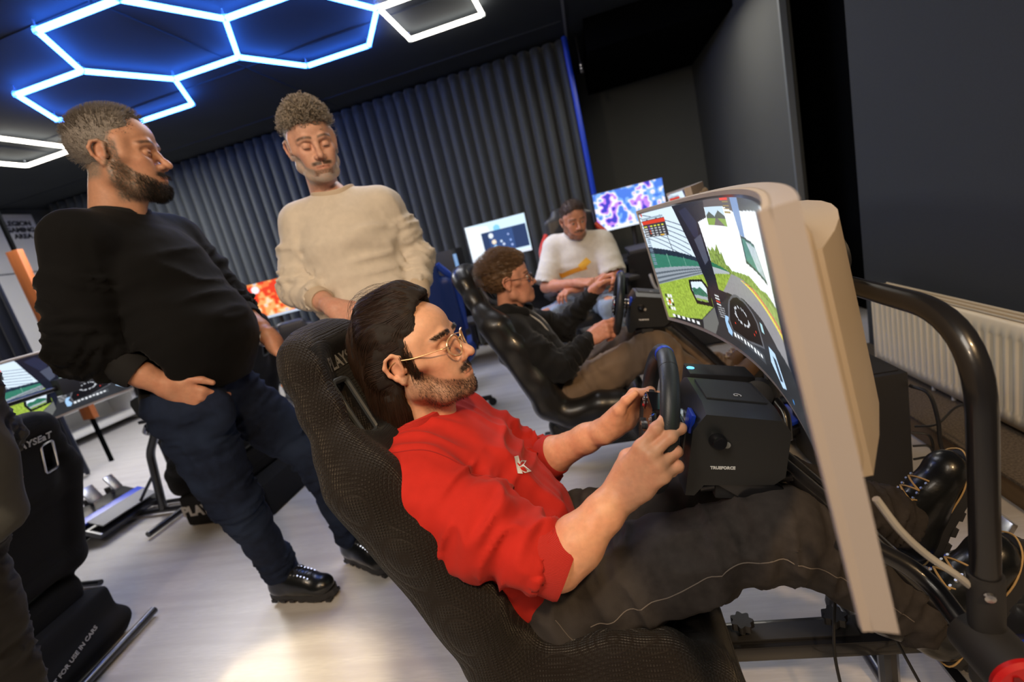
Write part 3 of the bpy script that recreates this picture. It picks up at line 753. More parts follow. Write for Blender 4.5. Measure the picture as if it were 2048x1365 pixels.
def img_race(W=620, H=190):
    a = canvas(W, H, C(30, 32, 36))
    sky = C(214, 232, 248); white = C(240, 247, 252)
    poly(a, [(0, 1), (.215, 1.0), (.30, .60), (.0, .69)], sky)
    for i in range(7):
        y = 1.0-.035*i; poly(a, [(.0, y), (.26, y-.16-.01*i), (.26, y-.168-.01*i), (0, y-.008)], C(90, 105, 120))
    poly(a, [(.125, .96), (.129, .96), (.150, .64), (.146, .64)], C(60, 70, 80))
    poly(a, [(0, .69), (.297, .60), (.297, .56), (0, .625)], C(28, 45, 62), jit=.3)
    poly(a, [(0, .63), (.299, .57), (.302, .53), (0, .48)], C(52, 120, 100), jit=.08)
    poly(a, [(.10, .62), (.104, .62), (.108, .50), (.104, .50)], C(110, 160, 145)); poly(a, [(.2, .60), (.203, .6), (.205, .52), (.202, .52)], C(110, 160, 145))
    poly(a, [(0, .485), (.301, .541), (.307, .49), (0, .325)], C(150, 160, 170))
    for i in range(3): poly(a, [(0, .445-.045*i), (.303, .53-.013*i), (.303, .523-.013*i), (0, .425-.045*i)], C(88, 98, 108))
    poly(a, [(0, .33), (.31, .49), (.31, .23), (.211, .085), (0, 0)], C(150, 176, 66), jit=.30)
    poly(a, [(.215, 1.01), (.44, 1.04), (.414, .94), (.414, .889), (.355, .862), (.363, .689), (.372, .453), (.411, .384), (.43, .375), (.42, .0), (.20, .0), (.211, .09), (.307, .243), (.303, .422), (.276, .62)], C(22, 26, 40))
    poly(a, [(.25, .95), (.30, .97), (.345, .86), (.33, .74), (.30, .76)], C(36, 42, 66))
    poly(a, [(.30, .74), (.35, .78), (.355, .60), (.325, .56)], C(74, 80, 98))
    poly(a, [(.355, .862), (.414, .889), (.417, .953), (.54, .951), (.604, .926), (.80, .96), (.80, .53), (.67, .53), (.578, .553), (.486, .554), (.458, .556), (.369, .592)], white)
    poly(a, [(.369, .70), (.385, .672), (.400, .70), (.412, .675), (.432, .724), (.44, .66), (.45, .68), (.461, .60), (.475, .60), (.49, .575), (.60, .60), (.66, .57), (.70, .585), (.78, .56), (.78, .53), (.48, .545), (.405, .565), (.369, .592)], C(126, 150, 70), jit=.45)
    poly(a, [(.368, .592), (.47, .562), (.368, .52)], C(40, 110, 80)); poly(a, [(.368, .56), (.47, .556), (.47, .548), (.368, .505)], C(170, 178, 184))
    poly(a, [(.371, .511), (.478, .55), (.40, .40), (.369, .40)], C(140, 166, 60), jit=.3)
    poly(a, [(.478, .552), (.55, .552), (.64, .50), (.78, .40), (.78, .28), (.68, .30), (.611, .38), (.472, .41), (.396, .40)], C(142, 142, 146), jit=.06)
    poly(a, [(.52, .545), (.601, .528), (.70, .47), (.80, .42), (.80, .39), (.70, .443), (.60, .508)], C(226, 214, 92)); poly(a, [(.535, .548), (.61, .535), (.70, .487), (.80, .45), (.80, .425), (.70, .47), (.60, .524)], C(206, 120, 92))
    poly(a, [(.60, .55), (.80, .55), (.80, .45), (.70, .487), (.61, .535)], C(150, 172, 90), jit=.3)
    rect(a, .417, .841, .538, .952, C(190, 214, 232)); poly(a, [(.417, .90), (.44, .925), (.47, .895), (.50, .93), (.538, .90), (.538, .88), (.417, .88)], C(60, 76, 70), jit=.3)
    rect(a, .417, .841, .538, .885, C(124, 160, 60)); poly(a, [(.455, .841), (.525, .841), (.485, .886), (.474, .886)], C(96, 92, 92))
    poly(a, [(.425, 1.04), (.61, 1.04), (.604, .926), (.54, .952), (.417, .953)], C(74, 70, 74)); rect(a, .53, .985, .585, .998, C(220, 50, 30))
    for i in range(4): rect(a, .545, .972-.018*i, .585, .978-.018*i, C(150, 130, 60))
    poly(a, [(.602, 1.03), (.659, 1.02), (.642, .811), (.612, .814), (.604, .926)], C(110, 140, 186))
    poly(a, [(.612, .814), (.70, .80), (.735, .64), (.605, .67)], C(30, 46, 52)); poly(a, [(.618, .80), (.70, .79), (.728, .655), (.612, .684)], C(70, 128, 118), jit=.2); poly(a, [(.64, .79), (.70, .785), (.725, .66), (.68, .67)], C(176, 190, 198), jit=.15)
    # side mirror
    poly(a, [(.192, .41), (.277, .437), (.306, .385), (.304, .235), (.205, .212), (.187, .327)], C(16, 18, 22)); M1 = [(.203, .395), (.272, .418), (.292, .372), (.279, .257), (.212, .246), (.199, .33)]
    poly(a, M1, C(216, 232, 244)); poly(a, [(.200, .34), (.215, .355), (.23, .345), (.25, .37), (.286, .33), (.284, .30), (.204, .29)], C(48, 110, 88), jit=.3); poly(a, [(.204, .29), (.284, .30), (.281, .275), (.208, .265)], C(160, 170, 176)); poly(a, [(.208, .265), (.281, .275), (.278, .257), (.212, .246)], C(130, 160, 70))
    # dashboard, cluster, vents
    poly(a, [(.42, .375), (.46, .415), (.52, .42), (.61, .38), (.68, .30), (.80, .26), (.80, 0), (.205, 0), (.211, .085), (.307, .12), (.33, .26)], C(44, 46, 50))
    poly(a, [(.205, .0), (.215, .09), (.31, .24), (.31, .12), (.27, .0)], C(104, 106, 104))
    for i in range(5): poly(a, [(.332, .258-.017*i), (.371, .268-.017*i), (.371, .260-.017*i), (.332, .250-.017*i)], C(150, 152, 156))
    rect(a, .33, .27, .36, .36, C(40, 42, 46))
    for i in range(4): rect(a, .333, .275+.02*i, .357, .286+.02*i, C(210, 214, 218) if i != 1 else C(220, 60, 40))
    poly(a, [(.400, .30), (.415, .35), (.44, .395), (.471, .422), (.521, .412), (.555, .375), (.575, .33), (.578, .185), (.465, .11), (.39, .10), (.38, .198)], C(96, 98, 104))
    poly(a, [(.409, .30), (.42, .345), (.445, .385), (.473, .405), (.518, .396), (.55, .36), (.566, .32), (.569, .19), (.465, .125), (.395, .115), (.388, .2)], C(16, 16, 19))
    r2 = np.random.default_rng(3)
    for i in range(70):
        t = r2.uniform(0, 2*pi); cx, cy = (.475+.042*cos(t)*r2.uniform(.8, 1), .285+.06*sin(t)*r2.uniform(.8, 1)); disc(a, cx, cy, .007, C(200, 204, 210))
    for q in ((.53, .22), (.545, .25), (.42, .2)): disc(a, *q, .008, C(230, 60, 40))
    rect(a, .385, .075, .56, .13, C(70, 74, 80))
    for i in range(9): rect(a, .392+.018*i, .085+.004*(i % 3), .403+.018*i, .115, C(230, 234, 238))
    poly(a, [(.356, .17), (.366, .215), (.385, .215), (.373, .17), (.385, .11), (.375, .07), (.358, .085)], C(160, 200, 240))
    poly(a, [(.61, .238), (.645, .237), (.668, .083), (.64, .05), (.60, .14)], C(186, 216, 246)); poly(a, [(.622, .2), (.64, .2), (.655, .1), (.635, .08)], C(60, 70, 84))
    rect(a, .588, .296, .604, .35, C(170, 210, 220)); disc(a, .70, .07, .012, C(70, 150, 230))
    # right-hand side window, mirrored layout
    poly(a, [(.80, 1.03), (.86, 1.03), (.80, .2), (.74, .3), (.76, .60)], C(24, 28, 40)); poly(a, [(.86, 1.0), (1, 1.0), (1, .6), (.83, .56)], sky); poly(a, [(.83, .56), (1, .6), (1, .50), (.82, .49)], C(50, 120, 98), jit=.2)
    poly(a, [(.82, .49), (1, .5), (1, .03), (.84, .08), (.80, .2)], C(140, 166, 66), jit=.3)
    # overlays
    rect(a, .008, .78, .151, .93, C(52, 54, 60)); rect(a, .008, .895, .151, .925, C(214, 62, 40)); rect(a, .01, .935, .145, .955, C(150, 170, 186))
    for i in range(5):
        y = .875-.021*i; rect(a, .012, y-.006, .03, y+.004, C(220, 220, 90) if i == 0 else C(200, 204, 210))
        for j in range(4): rect(a, .05+.024*j, y-.006, .064+.024*j, y+.004, C(222, 226, 80) if i == 0 else C(186, 190, 196))
        rect(a, .040, y-.007, .046, y+.006, (C(150, 80, 210), C(150, 80, 210), C(230, 90, 40), C(230, 90, 40), C(60, 60, 60))[i])
    rect(a, .10, .785, .125, .795, C(230, 180, 60)); rect(a, .012, .97, .018, 1.0, C(225, 70, 40))
    for i in range(14): rect(a, .006, .755-.018*i, .026, .765-.018*i, C(120, 140, 160))
    for i in range(3):
        for j in range(4): rect(a, .017+.015*i, .09+.04*j, .028+.015*i, .12+.04*j, C(236, 238, 240) if (i+j) % 3 else C(40, 46, 40))
    rect(a, .031, .145, .041, .185, C(225, 90, 40))
    for i in range(6): rect(a, .03+.028*i, .02, .045+.028*i, .05, C(236, 238, 242)); rect(a, .045+.028*i, .02, .056+.028*i, .05, C(40, 44, 40))
    return np.clip(a, 0, 1)
def img_blob(pal, seed, bar=None, W=150, H=84):
    a = canvas(W, H, pal[0]); X, Y = np.meshgrid(np.arange(W)/W, np.arange(H)/H); P = np.stack([X.ravel()*7, Y.ravel()*4.2, X.ravel()*0], 1)
    n = vnoise(P+1.3*vnoise(P*.8, seed+5)[:, None], seed); n = .65*n+.35*vnoise(P*2.7, seed+1); n = n.reshape(H, W); th = (.40, .50, .60, .70)
    for i, t in enumerate(th[:len(pal)-1]): a[n > t] = pal[i+1]
    if bar is not None: rect(a, 0, 0, 1, .07, bar)
    return a
def screen_mesh(img, w, h, R=None, crop=(0, 1)):
    H, W = img.shape[:2]; u = np.linspace(0, 1, W); v = np.linspace(0, 1, H); Uu, Vv = np.meshgrid(u, v)
    if R:
        ph0 = math.asin(w/2/R); ph = ph0*(1-2*Uu); x = R*np.cos(ph)-R*cos(ph0); y = R*np.sin(ph)
    else: x = Uu*0; y = w/2*(1-2*Uu)
    z = (Vv-.5)*h; V = np.stack([x.ravel(), y.ravel(), z.ravel()], 1)
    i = np.arange(H*W).reshape(H, W); Q = np.stack([i[:-1, :-1].ravel(), i[:-1, 1:].ravel(), i[1:, 1:].ravel(), i[1:, :-1].ravel()], 1)
    return npmesh(V, Q[:, ::-1], cols=img.reshape(-1, 3), smooth=True)
def arcpts(w, R, n, off=0., y0=None, y1=None):
    ph0 = math.asin(w/2/R); a0 = ph0 if y0 is None else math.asin(y0/R); a1 = -ph0 if y1 is None else math.asin(y1/R)
    return [((R+off)*cos(a)-R*cos(ph0), (R+off)*sin(a)) for a in np.linspace(a0, a1, n)]
def slab(bm, w, R, h, x_in, x_out, n=40, rx=None):
    """curved slab: between offsets x_in and x_out behind the screen arc"""
    A = arcpts(w, R, n, x_in); Bp = arcpts(w, R, n, x_out); rows = []
    for (ax, ay), (bx, by) in zip(A, Bp): rows.append([bm.verts.new(p) for p in ((ax, ay, -h/2), (bx, by, -h/2), (bx, by, h/2), (ax, ay, h/2))])
    for a, b in zip(rows, rows[1:]):
        for i in range(4): bm.faces.new((a[i], a[(i+1) % 4], b[(i+1) % 4], b[i]))
    bm.faces.new(rows[0]); bm.faces.new(list(reversed(rows[-1])))
MW, MR, MH = 1.208, 1.895, .347
IMG = img_race(); SCR = None
scr_mat = emis('racing_game_screen', (1, 1, 1), 1.0, vcol=True)
m_backsh = mat('monitor_back_shell', srgb(188, 174, 156), .5, noise=(4, .03))
def make_ultrawide(label, loc, rz, scr_me, backm, bezelm, tilt=radians(6.5), zc=.99):
    t = thing('curved_monitor', label, 'monitor', loc, rz); T = Matrix.Translation((0, 0, zc)) @ Matrix.Rotation(-tilt, 4, 'Y')
    o = link('screen', scr_me, scr_mat, t); o.matrix_local = T @ Matrix.Translation((-.0015, 0, 0))
    w2, h2 = MW+.034, MH+.024
    bm = B(); slab(bm, w2, MR, h2, .0005, .020, 48); f = obj('bezel', bm, bezelm, t, bevel=.005); f.matrix_local = T
    # front lip, bottom heavier
    for z, hh in ((h2/2-.004, .008), (-h2/2+.006, .014)):
        bm = B(); slab(bm, w2, MR, hh, -.005, .002, 48); f = obj('front_lip', bm, bezelm if z < 0 else backm, t); f.matrix_local = T @ Matrix.Translation((0, 0, z))
    for y in (-(w2/2-.003), w2/2-.003):
        bm = B(); box(bm, (.003 if False else -.001, y, 0), (.010, .007, h2)); f = obj('side_lip', bm, bezelm, t); f.matrix_local = T
    # rear housing: shallow shell, then the thick rounded electronics hump
    f2 = Field(); n = 9
    A = arcpts(MW*.98, MR, n, .026, .50, -.50)
    for (x0, y0), (x1, y1) in zip(A, A[1:]): f2.bx(((x0+x1)/2, (y0+y1)/2, 0.02), (.012, abs(y1-y0)*.62, .135), .010, rotm(0, 0, atan2(x0-x1, y1-y0)), .02)
    bm = B(); inn = arcpts(MW, MR, 13, .012, .462, -.462); out = []
    for (x0, y0) in inn: out.append((x0+.030+.108*max(0, 1-(abs(y0)/.47)**1.6), y0))
    prism(bm, [(a, b) for a, b in inn]+out[::-1], .262, Matrix.Translation((0, 0, -.148))); hp_ = obj('electronics_housing', bm, backm, t, bevel=.010, seg=3); hp_.matrix_local = T
    V, Q = f2.mesh(.010, 3); f = link('rear_housing', npmesh(V, Q), backm, t); f.matrix_local = T
    bm = B(); tube(bm, [(.25, 0, 0), (.285, 0, 0)], .035, 24); f = obj('mount_hub', bm, M['softblack'], t, smooth=True); f.matrix_local = T
    return t
SCR = screen_mesh(IMG, MW, MH, MR)
def make_flat(label, loc, rz, img, w, h, zc, k=1.0, stand=True, desk=.74):
    t = thing('monitor', label, 'monitor', loc, rz); sm = emis('desktop_screen', (1, 1, 1), k, vcol=True)
    o = link('screen', screen_mesh(img, w, h), sm, t); o.location = (-.001, 0, zc)
    bm = B(); box(bm, (.015, 0, zc), (.028, w+.012, h+.014)); obj('housing', bm, M['blackplastic'], t, bevel=.003)
    if stand:
        bm = B(); tube(bm, [(.06, 0, zc), (.07, 0, desk+.01)], .02, 10); obj('stand_neck', bm, M['softblack'], t, smooth=True)
        bm = B(); box(bm, (.05, 0, desk+.006), (.18, .24, .012)); obj('stand_foot', bm, M['softblack'], t, bevel=.004)
    return t
def make_monitor_stand(label, loc, rz):
    """tube frame that carries the curved monitor; local origin = rig origin"""
    t = thing('monitor_stand', label, 'stand', loc, rz); fm = M['blackmetal']; r = .0158
    x, y, z = .42, -.285, .975
    y2 = .50
    bm = B(); tube(bm, filletpath([(x, y, .50), (x, y, z), (x, y2, z), (x, y2, .50)], .12, 10), r, 18); obj('upper_tube', bm, fm, t, smooth=True)
    for yy, s in ((y, -1), (y2, 1)):
        bm = B(); tube(bm, [(x, yy, .62), (x, yy, .44)], .0195, 18); obj('sleeve', bm, M['softblack'], t, smooth=True)
        bm = B(); tube(bm, [(x, yy, .46), (x, yy, .03)], r, 16); obj('lower_tube', bm, fm, t, smooth=True)
        bm = B(); tube(bm, filletpath([(x, yy-s*.0, .50), (x-.01, yy-s*-.0, .50), (x-.02, yy+.08*-s*-1 if False else yy-s*.09, .545), (x-.11, yy-s*.13, .60)], .04, 6), .0145, 14); obj('brace_tube', bm, fm, t, smooth=True)
        bm = B(); tube(bm, [(x, yy-s*.02, .505), (x, yy+s*.055, .505)], .036, 24); j = obj('tube_joint', bm, M['softblack'], t, smooth=True, bevel=0)
        bm = B(); lathe(bm, [(.0, .0), (.036, .0), (.037, .006), (.032, .0105), (0, .0115)], 32, axis_m((x, yy+s*.055, .505), (0, s, 0))); c = obj('red_end_cap', bm, M['red'], t, smooth=True); c['label'] = 'round red end cap'
        me = text_mesh('N', .05, depth=.0006, bold=.001); me.transform(Matrix.Translation((x, yy+s*.0668, .505)) @ Matrix.Rotation(radians(90)*-s if False else (radians(90) if s < 0 else radians(-90)), 4, 'X')); link('emblem', me, M['darkred_print'], c)
        bm = B(); tube(bm, [(x-.26, yy, .022), (x+.28, yy, .022)], r*.9, 14); obj('floor_tube', bm, fm, t, smooth=True)
        bm = B(); lathe(bm, [(0, 0), (.007, 0), (.006, .004), (0, .005)], 12, axis_m((x-.008, yy-.018, .60), (-.3, -1, 0))); obj('bolt', bm, M['steel'], t)
    bm = B(); box(bm, (x-.01, .084, z), (.05, .10, .09)); obj('mount_plate', bm, M['softblack'], t, bevel=.004)
    return t
def tower(label, loc, rz, sz=(.24, .46, .46), led=None, logo=None):
    t = thing('computer_tower', label, 'computer', loc, rz); x, y, z = sz
    bm = B(); box(bm, (0, 0, z/2+.01), (x, y, z-.01)); obj('case', bm, M['softblack'], t, bevel=.006)
    bm = B(); box(bm, (0, 0, z+.0065), (x-.03, y-.05, .004)); obj('top_mesh', bm, mat('dust_mesh', (.02, .02, .02), .7, voro=(220, 1, .001, .02)), t, bevel=.001)
    for a in (-1, 1):
        for b_ in (-1, 1):
            bm = B(); box(bm, (a*(x/2-.03), b_*(y/2-.04), .008), (.03, .04, .016)); obj('foot', bm, M['blackplastic'], t)
    if led: bm = B(); box(bm, (-x/2-.004, 0, z/2), (.01, .05, z-.05)); obj('light_strip', bm, emis('blue_case_light', led, 1.6), t, bevel=.003)
    if logo: bm = B(); box(bm, (-x/2+.02, -y/2-.004, z*.45), (.14, .008, .045)); obj('lit_badge', bm, emis('amber_badge', logo, 1.0), t, bevel=.003)
    return t
def cable(pts, r, m, label, n=8, name='cable'):
    bm = B(); tube(bm, bez(pts, n), r, 8); o = obj(name, bm, m, smooth=True); return tag(o, label, 'cable')
# ------------------------------------------------------------------ people
def skinmat(name, rough=.5): return mat(name, (.5, .3, .2), rough, vcol=True, noise=(110, .07), bump=(420, .25, .0006), sss=.12, spec=.4)
def eyebrow(H, s): pass
def head_field(p):
    f = Field(); j = p.get('jaw', 1.); nl = p.get('nose', 1.)
    f.el((-.020, 0, .040), (.094, .075, .083), k=.02)
    f.el((.012, 0, .030), (.075, .070, .085), k=.02)
    f.el((.030, 0, -.030), (.055, .056*j, .072), k=.025)
    f.el((.052, 0, .050), (.040, .054, .040), k=.02)                      # forehead
    for s in (-1, 1):
        f.ch([(-.006, s*.063*j, -.038), (.0, s*.058*j, -.064), (.040, s*.040*j, -.094), (.072, s*.013, -.104)], [.014, .017, .017, .016], .022)
        f.el((.058, s*.041, -.022), (.024, .021, .021), k=.02)            # cheekbone
        f.el((.062, s*.030, -.052), (.026, .022, .028), k=.02)            # cheek
        f.ch([(.084, s*.010, .017), (.083, s*.028, .023), (.069, s*.050, .016)], [.009, .0095, .008], .014)   # brow ridge
        f.rc((.030, s*.064, .030), (.030, s*.066, -.01), .012, .012, k=.025)
    f.el((.074, 0, -.100), (.022, .021, .017), k=.016)                    # chin
    f.el((.072, 0, -.070), (.027, .031, .030), k=.02)                     # muzzle
    for s in (-1, 1): f.el((.086, s*.031, -.001), (.017, .017, .0115), k=.014, m='s')   # sockets
    tip = (.1155, 0, -.034)
    f.ch([(.081, 0, .018), (.094, 0, -.004), (tip[0]-.006, 0, -.028), tip], [.0078, .0075, .0092, .0098*nl], .009)
    for s in (-1, 1):
        f.el((.098, s*.0125, -.039), (.012, .0075, .0085), k=.006); f.el((.103, s*.0065, -.0475), (.005, .0032, .004), k=.003, m='s')
    # lips
    for s in (-1, 1):
        f.ch([(.0965, s*.003, -.0655), (.0945, s*.011, -.0662), (.0835, s*.024, -.0715)], [.0052, .0050, .0030], .004)
        f.ch([(.0955, s*.0, -.0765), (.0930, s*.012, -.0760), (.0835, s*.024, -.0725)], [.0062, .0056, .0028], .004)
        f.rc((.0995, s*.0, -.0708), (.0870, s*.024, -.0718), .0014, .0012, k=.003, m='s')
    # eyelids over the eyeballs
    lid = p.get('lid', .5)
    for s in (-1, 1):
        c = np.array([.0755, s*.031, -.001])
        f.el(c, (.0133, .0150, .0133), k=.005)
        if lid < .95: f.el(c+np.array([.012, 0, -.0008-.002*lid]), (.009, .0118, .0052*(1-lid)), k=.002, m='s')
        f.rc(c+np.array([.0085, -s*.010, -.001-.009*lid if lid > .9 else .0055]), c+np.array([.0065, s*.011, -.004*lid]), .0018, .0015, k=.005)
    # ears
    for s in (-1, 1):
        E = lambda x, z, y=0.: (-.012+x, s*(.0735+y), -.004+z)
        f.el(E(-.002, .004, .004), (.018, .006, .027), rotm(0, .15, s*.35), k=.006)
        f.ch([E(.012, .008, .000), E(.013, .022, .006), E(.002, .031, .011), E(-.013, .027, .015), E(-.021, .012, .016), E(-.018, -.006, .013), E(-.010, -.018, .009)], [.0035, .0040, .0042, .0044, .0045, .0042, .004], .004)
        f.ch([E(-.009, -.018, .008), E(-.001, -.029, .004), E(.006, -.022, .002)], [.0055, .0062, .0045], .005)
        f.el(E(.000, .000, .014), (.0095, .007, .0135), rotm(0, .15, s*.35), k=.004, m='s')
        f.el(E(-.003, .017, .014), (.009, .0045, .007), rotm(0, .3, s*.35), k=.004, m='s')
        f.rc(E(.0125, -.006, .003), E(.011, -.011, .002), .0038, .0035, k=.004)
    n0, n1 = p.get('neck', ((-.028, 0, -.07), (-.045, 0, -.20))); nr = p.get('neckr', .056)
    f.rc(n0, n1, nr*.97, nr, k=.03)
    f.rc((.018, 0, -.085), (-.005, 0, -.16), .024, .03, k=.03)
    return f
def head_colors(V, p, T=None):
    sk = np.array(p['skin']); n = len(V); C_ = np.tile(sk, (n, 1)); x, y, z = V[:, 0], V[:, 1], V[:, 2]; ay = np.abs(y)
    nz = vnoise(V/.004, 5); nz2 = vnoise(V/.0022, 9); red = np.array(p.get('red', (1.0, .80, .78)))
    def mix(m, c): C_[:] = C_*(1-m[:, None])+np.array(c)*m[:, None]
    def mul(m, c): C_[:] = C_*(1-m[:, None]+m[:, None]*np.array(c))
    mul(.7*np.exp(-((x-.105)**2+y**2+(z+.036)**2)/.0002), red); mul(.6*np.exp(-((x-.06)**2+(ay-.045)**2+(z+.03)**2)/.0005), red)
    mul(.35*(1-sst(.015, .03, np.sqrt((x+.014)**2+(z+.002)**2)))*(ay > .066), red)
    lipm = (x > .080)*np.exp(-((z+.0712)/.0065)**4)*(1-sst(.020, .027, ay)); mix(.65*lipm, sk*np.array([.80, .50, .48]))
    mix(.8*(x > .080)*np.exp(-((z+.0712)/.0011)**2)*(1-sst(.018, .026, ay)), sk*.25)
    # brows
    zb = .0235+.004*np.sin((ay-.01)/.045*pi)-.10*np.maximum(ay-.045, 0); bm_ = (x > .035)*np.exp(-((z-zb)/.0046)**4)*sst(.007, .012, ay)*(1-sst(.052, .062, ay))
    mix(np.clip(bm_*(.95+.3*(nz2-.5)), 0, 1)*p.get('brow', .85), p['browc'])
    # lids line
    lid = p.get('lid', .5); zc = -.001-.008*lid
    mix(.75*(x > .07)*np.exp(-((z-(-.0055*lid*1.2+.003*(1-lid)))/.0013)**2)*np.exp(-((ay-.031)/.0115)**4), (.03, .015, .012))
    mul(.35*np.exp(-((x-.085)**2+(ay-.026)**2+(z+.012)**2)/.00012), (.85, .72, .72))
    bd = p.get('beard')
    if bd:
        zl = np.interp(x, [-.01, .02, .05, .075, .09], [-.010, -.018, -.050, -.064, -.075])+bd.get('up', 0)
        m = sst(0, .010, zl-z)*sst(-.020, -.002, x)*(1-sst(.0, .02, -.128-z+.2*0-np.maximum(.02-x, 0)*.0))
        m = m*(1-np.exp(-((ay)/.012)**2)*np.exp(-((z+.0885)/.005)**2)*(x > .07)*.3)
        must = sst(.050, .058, x)*sst(-.0675, -.0630, z)*(1-sst(-.0545, -.0475, z+.12*np.maximum(ay-.012, 0)))*(1-sst(.028, .042, ay))*sst(.0005, .003, ay); chn = (x > .06)*(1-sst(-.088, -.080, z))*(1-sst(.018, .030, ay))
        side = sst(.052, .060, ay)*sst(-.006, .004, x)*(1-sst(.022, .032, x))*sst(-.05, -.04, z)*(1-sst(.02, .035, z))
        corner = (x > .07)*np.exp(-((ay-.030)/.006)**2)*(z < -.06)*(z > -.1)
        m = np.maximum(np.maximum(m*(1-lipm), must), side*bd.get('side', 1.)); m = m*(z > -.135); m = m*(1-.9*lipm)
        m = m*sst(-.14, -.115, z)
        dn = bd['dens']; st = np.clip(dn+(nz2-.5)*1.2*bd.get('stip', .6)+(nz-.5)*.12+.35*must, 0, 1)
        c = np.array(bd['col'])[None, :]*np.ones((n, 1)); 
        if 'chin' in bd: w_ = np.maximum((x > .055)*(ay < .035)*(z < -.075)*1., 0)[:, None]; c = c*(1-w_)+np.array(bd['chin'])*w_
        if 'must' in bd: w_ = must[:, None]; c = c*(1-w_)+np.array(bd['must'])*w_
        if 'goat' in bd: w_ = (np.exp(-((ay-.026)/.007)**2)*(x > .05)*(z < -.062)*(z > -.100)+(ay < .028)*(z < -.078)*(z > -.094)*(x > .06))[:, None].clip(0, 1); c = c*(1-w_)+np.array(bd['goat'])*w_
        m = (m*st)[:, None]; C_[:] = C_*(1-m)+c*m
    sb = p.get('scalp')
    if sb:
        hl = np.interp(x, [-.1, .0, .03, .06, .1], [-.02, -.0, .06, .088, .2]); m = sst(0, .012, z-hl)*(1-.0*x)
        bk = sst(.0, .03, -.015-x)*sst(-.075, -.05, z); m = np.maximum(m, bk)*(1-(ay > .068)*(1-sst(.024, .034, np.sqrt((x+.014)**2+(z+.002)**2))))
        st = np.clip(.85+(nz2-.5)*.6, 0, 1); m = (m*st)[:, None]; C_[:] = C_*(1-m)+np.array(sb)*m
    if p.get('mole') is not None:
        for q in p['mole']: mix(np.exp(-(((V-np.array(q))**2).sum(1))/.0000035), sk*.25)
    return np.clip(C_, 0, 1)
def headT(pos, yaw, pitch=0., roll=0.):
    """head frame: x forward (yaw measured from world +x), pitch>0 looks down"""
    return Matrix.Translation(pos) @ Matrix.Rotation(yaw, 4, 'Z') @ Matrix.Rotation(pitch, 4, 'Y') @ Matrix.Rotation(roll, 4, 'X')
def hand_prims(T, side, pose, sc=1.0, th=None):
    """hand frame: origin wrist, x to the knuckles, y towards the thumb, z = back of the hand. returns list of (a,b,ra,rb,k)"""
    out = []; R = np.array(T)
    def W(p): q = R[:3, :3] @ (np.array(p)*np.array([1, side, 1])*sc)+R[:3, 3]; return q
    kn = [(.088, .030, .004), (.092, .009, .007), (.087, -.011, .005), (.079, -.029, .000)]
    for i, k_ in enumerate(kn): out.append((W((.0, .018-.012*i, .000)), W(k_), .0175*sc, (.0125-.0006*i)*sc, .016))
    out.append((W((.03, .02, -.008)), W((.03, -.02, -.008)), .016*sc, .015*sc, .02))
    out.append((W((-.03, 0, 0)), W((.008, 0, 0)), .025*sc, .0225*sc, .02))
    L = [(.043, .026, .021), (.047, .030, .022), (.043, .028, .021), (.034, .021, .019)]; rad = [.0098, .0100, .0094, .0084]
    tips = []
    for i in range(4):
        a = np.array(kn[i]); cu = 0; sp = pose['spread'][i]; cs = pose['curl'][i]; q = [a]
        for j in range(3):
            cu += radians(cs[j]); d = np.array([cos(cu)*cos(sp), sin(sp)*cos(cu*.3), -sin(cu)]); d /= np.linalg.norm(d); q.append(q[-1]+d*L[i][j])
        for j in range(3):
            ra, rb = rad[i]*(1.07-.09*j), rad[i]*(1.0-.09*j); out.append((W(q[j]), W(q[j+1]), ra*sc, rb*sc, .004 if j else .009))
            if j: out.append((W(q[j]), W(q[j]), ra*1.07*sc, ra*1.07*sc, .006))
        tips.append(W(q[3]))
    t = pose['thumb']; out.append((W((.012, .018, -.006)), W(t[0]), .0175*sc, .0140*sc, .014)); out.append((W(t[0]), W(t[1]), .0128*sc, .0110*sc, .005)); out.append((W(t[1]), W(t[2]), .0112*sc, .0085*sc, .004))
    return out
RELAX = dict(curl=[(25, 30, 20), (30, 35, 20), (35, 35, 22), (38, 35, 22)], spread=[.08, .02, -.04, -.12], thumb=[(.038, .045, -.016), (.066, .055, -.022), (.088, .056, -.026)])
GRIP = dict(curl=[(35, 75, 45), (48, 78, 50), (58, 80, 50), (62, 80, 50)], spread=[.06, .0, -.03, -.08], thumb=[(.042, .042, -.018), (.075, .046, -.028), (.098, .036, -.034)])
def basis(o, x, z):
    """frame with x axis towards x and z axis near z"""
    x = Vector(x).normalized(); z = Vector(z); y = z.cross(x).normalized(); z = x.cross(y)
    return Matrix(((x.x, y.x, z.x, o[0]), (x.y, y.y, z.y, o[1]), (x.z, y.z, z.z, o[2]), (0, 0, 0, 1)))
def eye_objs(T, parent, iris=(.06, .04, .02), look=(0, 0)):
    for s in (-1, 1):
        V, Q = [], []; n, m = 14, 10
        for i in range(m+1):
            a = pi*i/m
            for j in range(n): b = 2*pi*j/n; V.append((cos(a)*.0127, sin(a)*cos(b)*.0127, sin(a)*sin(b)*.0127))
        for i in range(m):
            for j in range(n): Q.append((i*n+j, i*n+(j+1) % n, (i+1)*n+(j+1) % n, (i+1)*n+j))
        V = np.array(V); r = np.sqrt(V[:, 1]**2+V[:, 2]**2); col = np.where(((r < .0062) & (V[:, 0] > 0))[:, None], np.array(iris), np.array((.62, .58, .54)))
        col = np.where(((r < .0028) & (V[:, 0] > 0))[:, None], np.array((.005, .005, .005)), col)
        E = T @ Matrix.Translation((.0755, s*.031, -.001)) @ Matrix.Rotation(look[0], 4, 'Z') @ Matrix.Rotation(look[1], 4, 'Y')
        link('eye', npmesh(xf(V, E), Q, cols=col), M['eye'], parent)
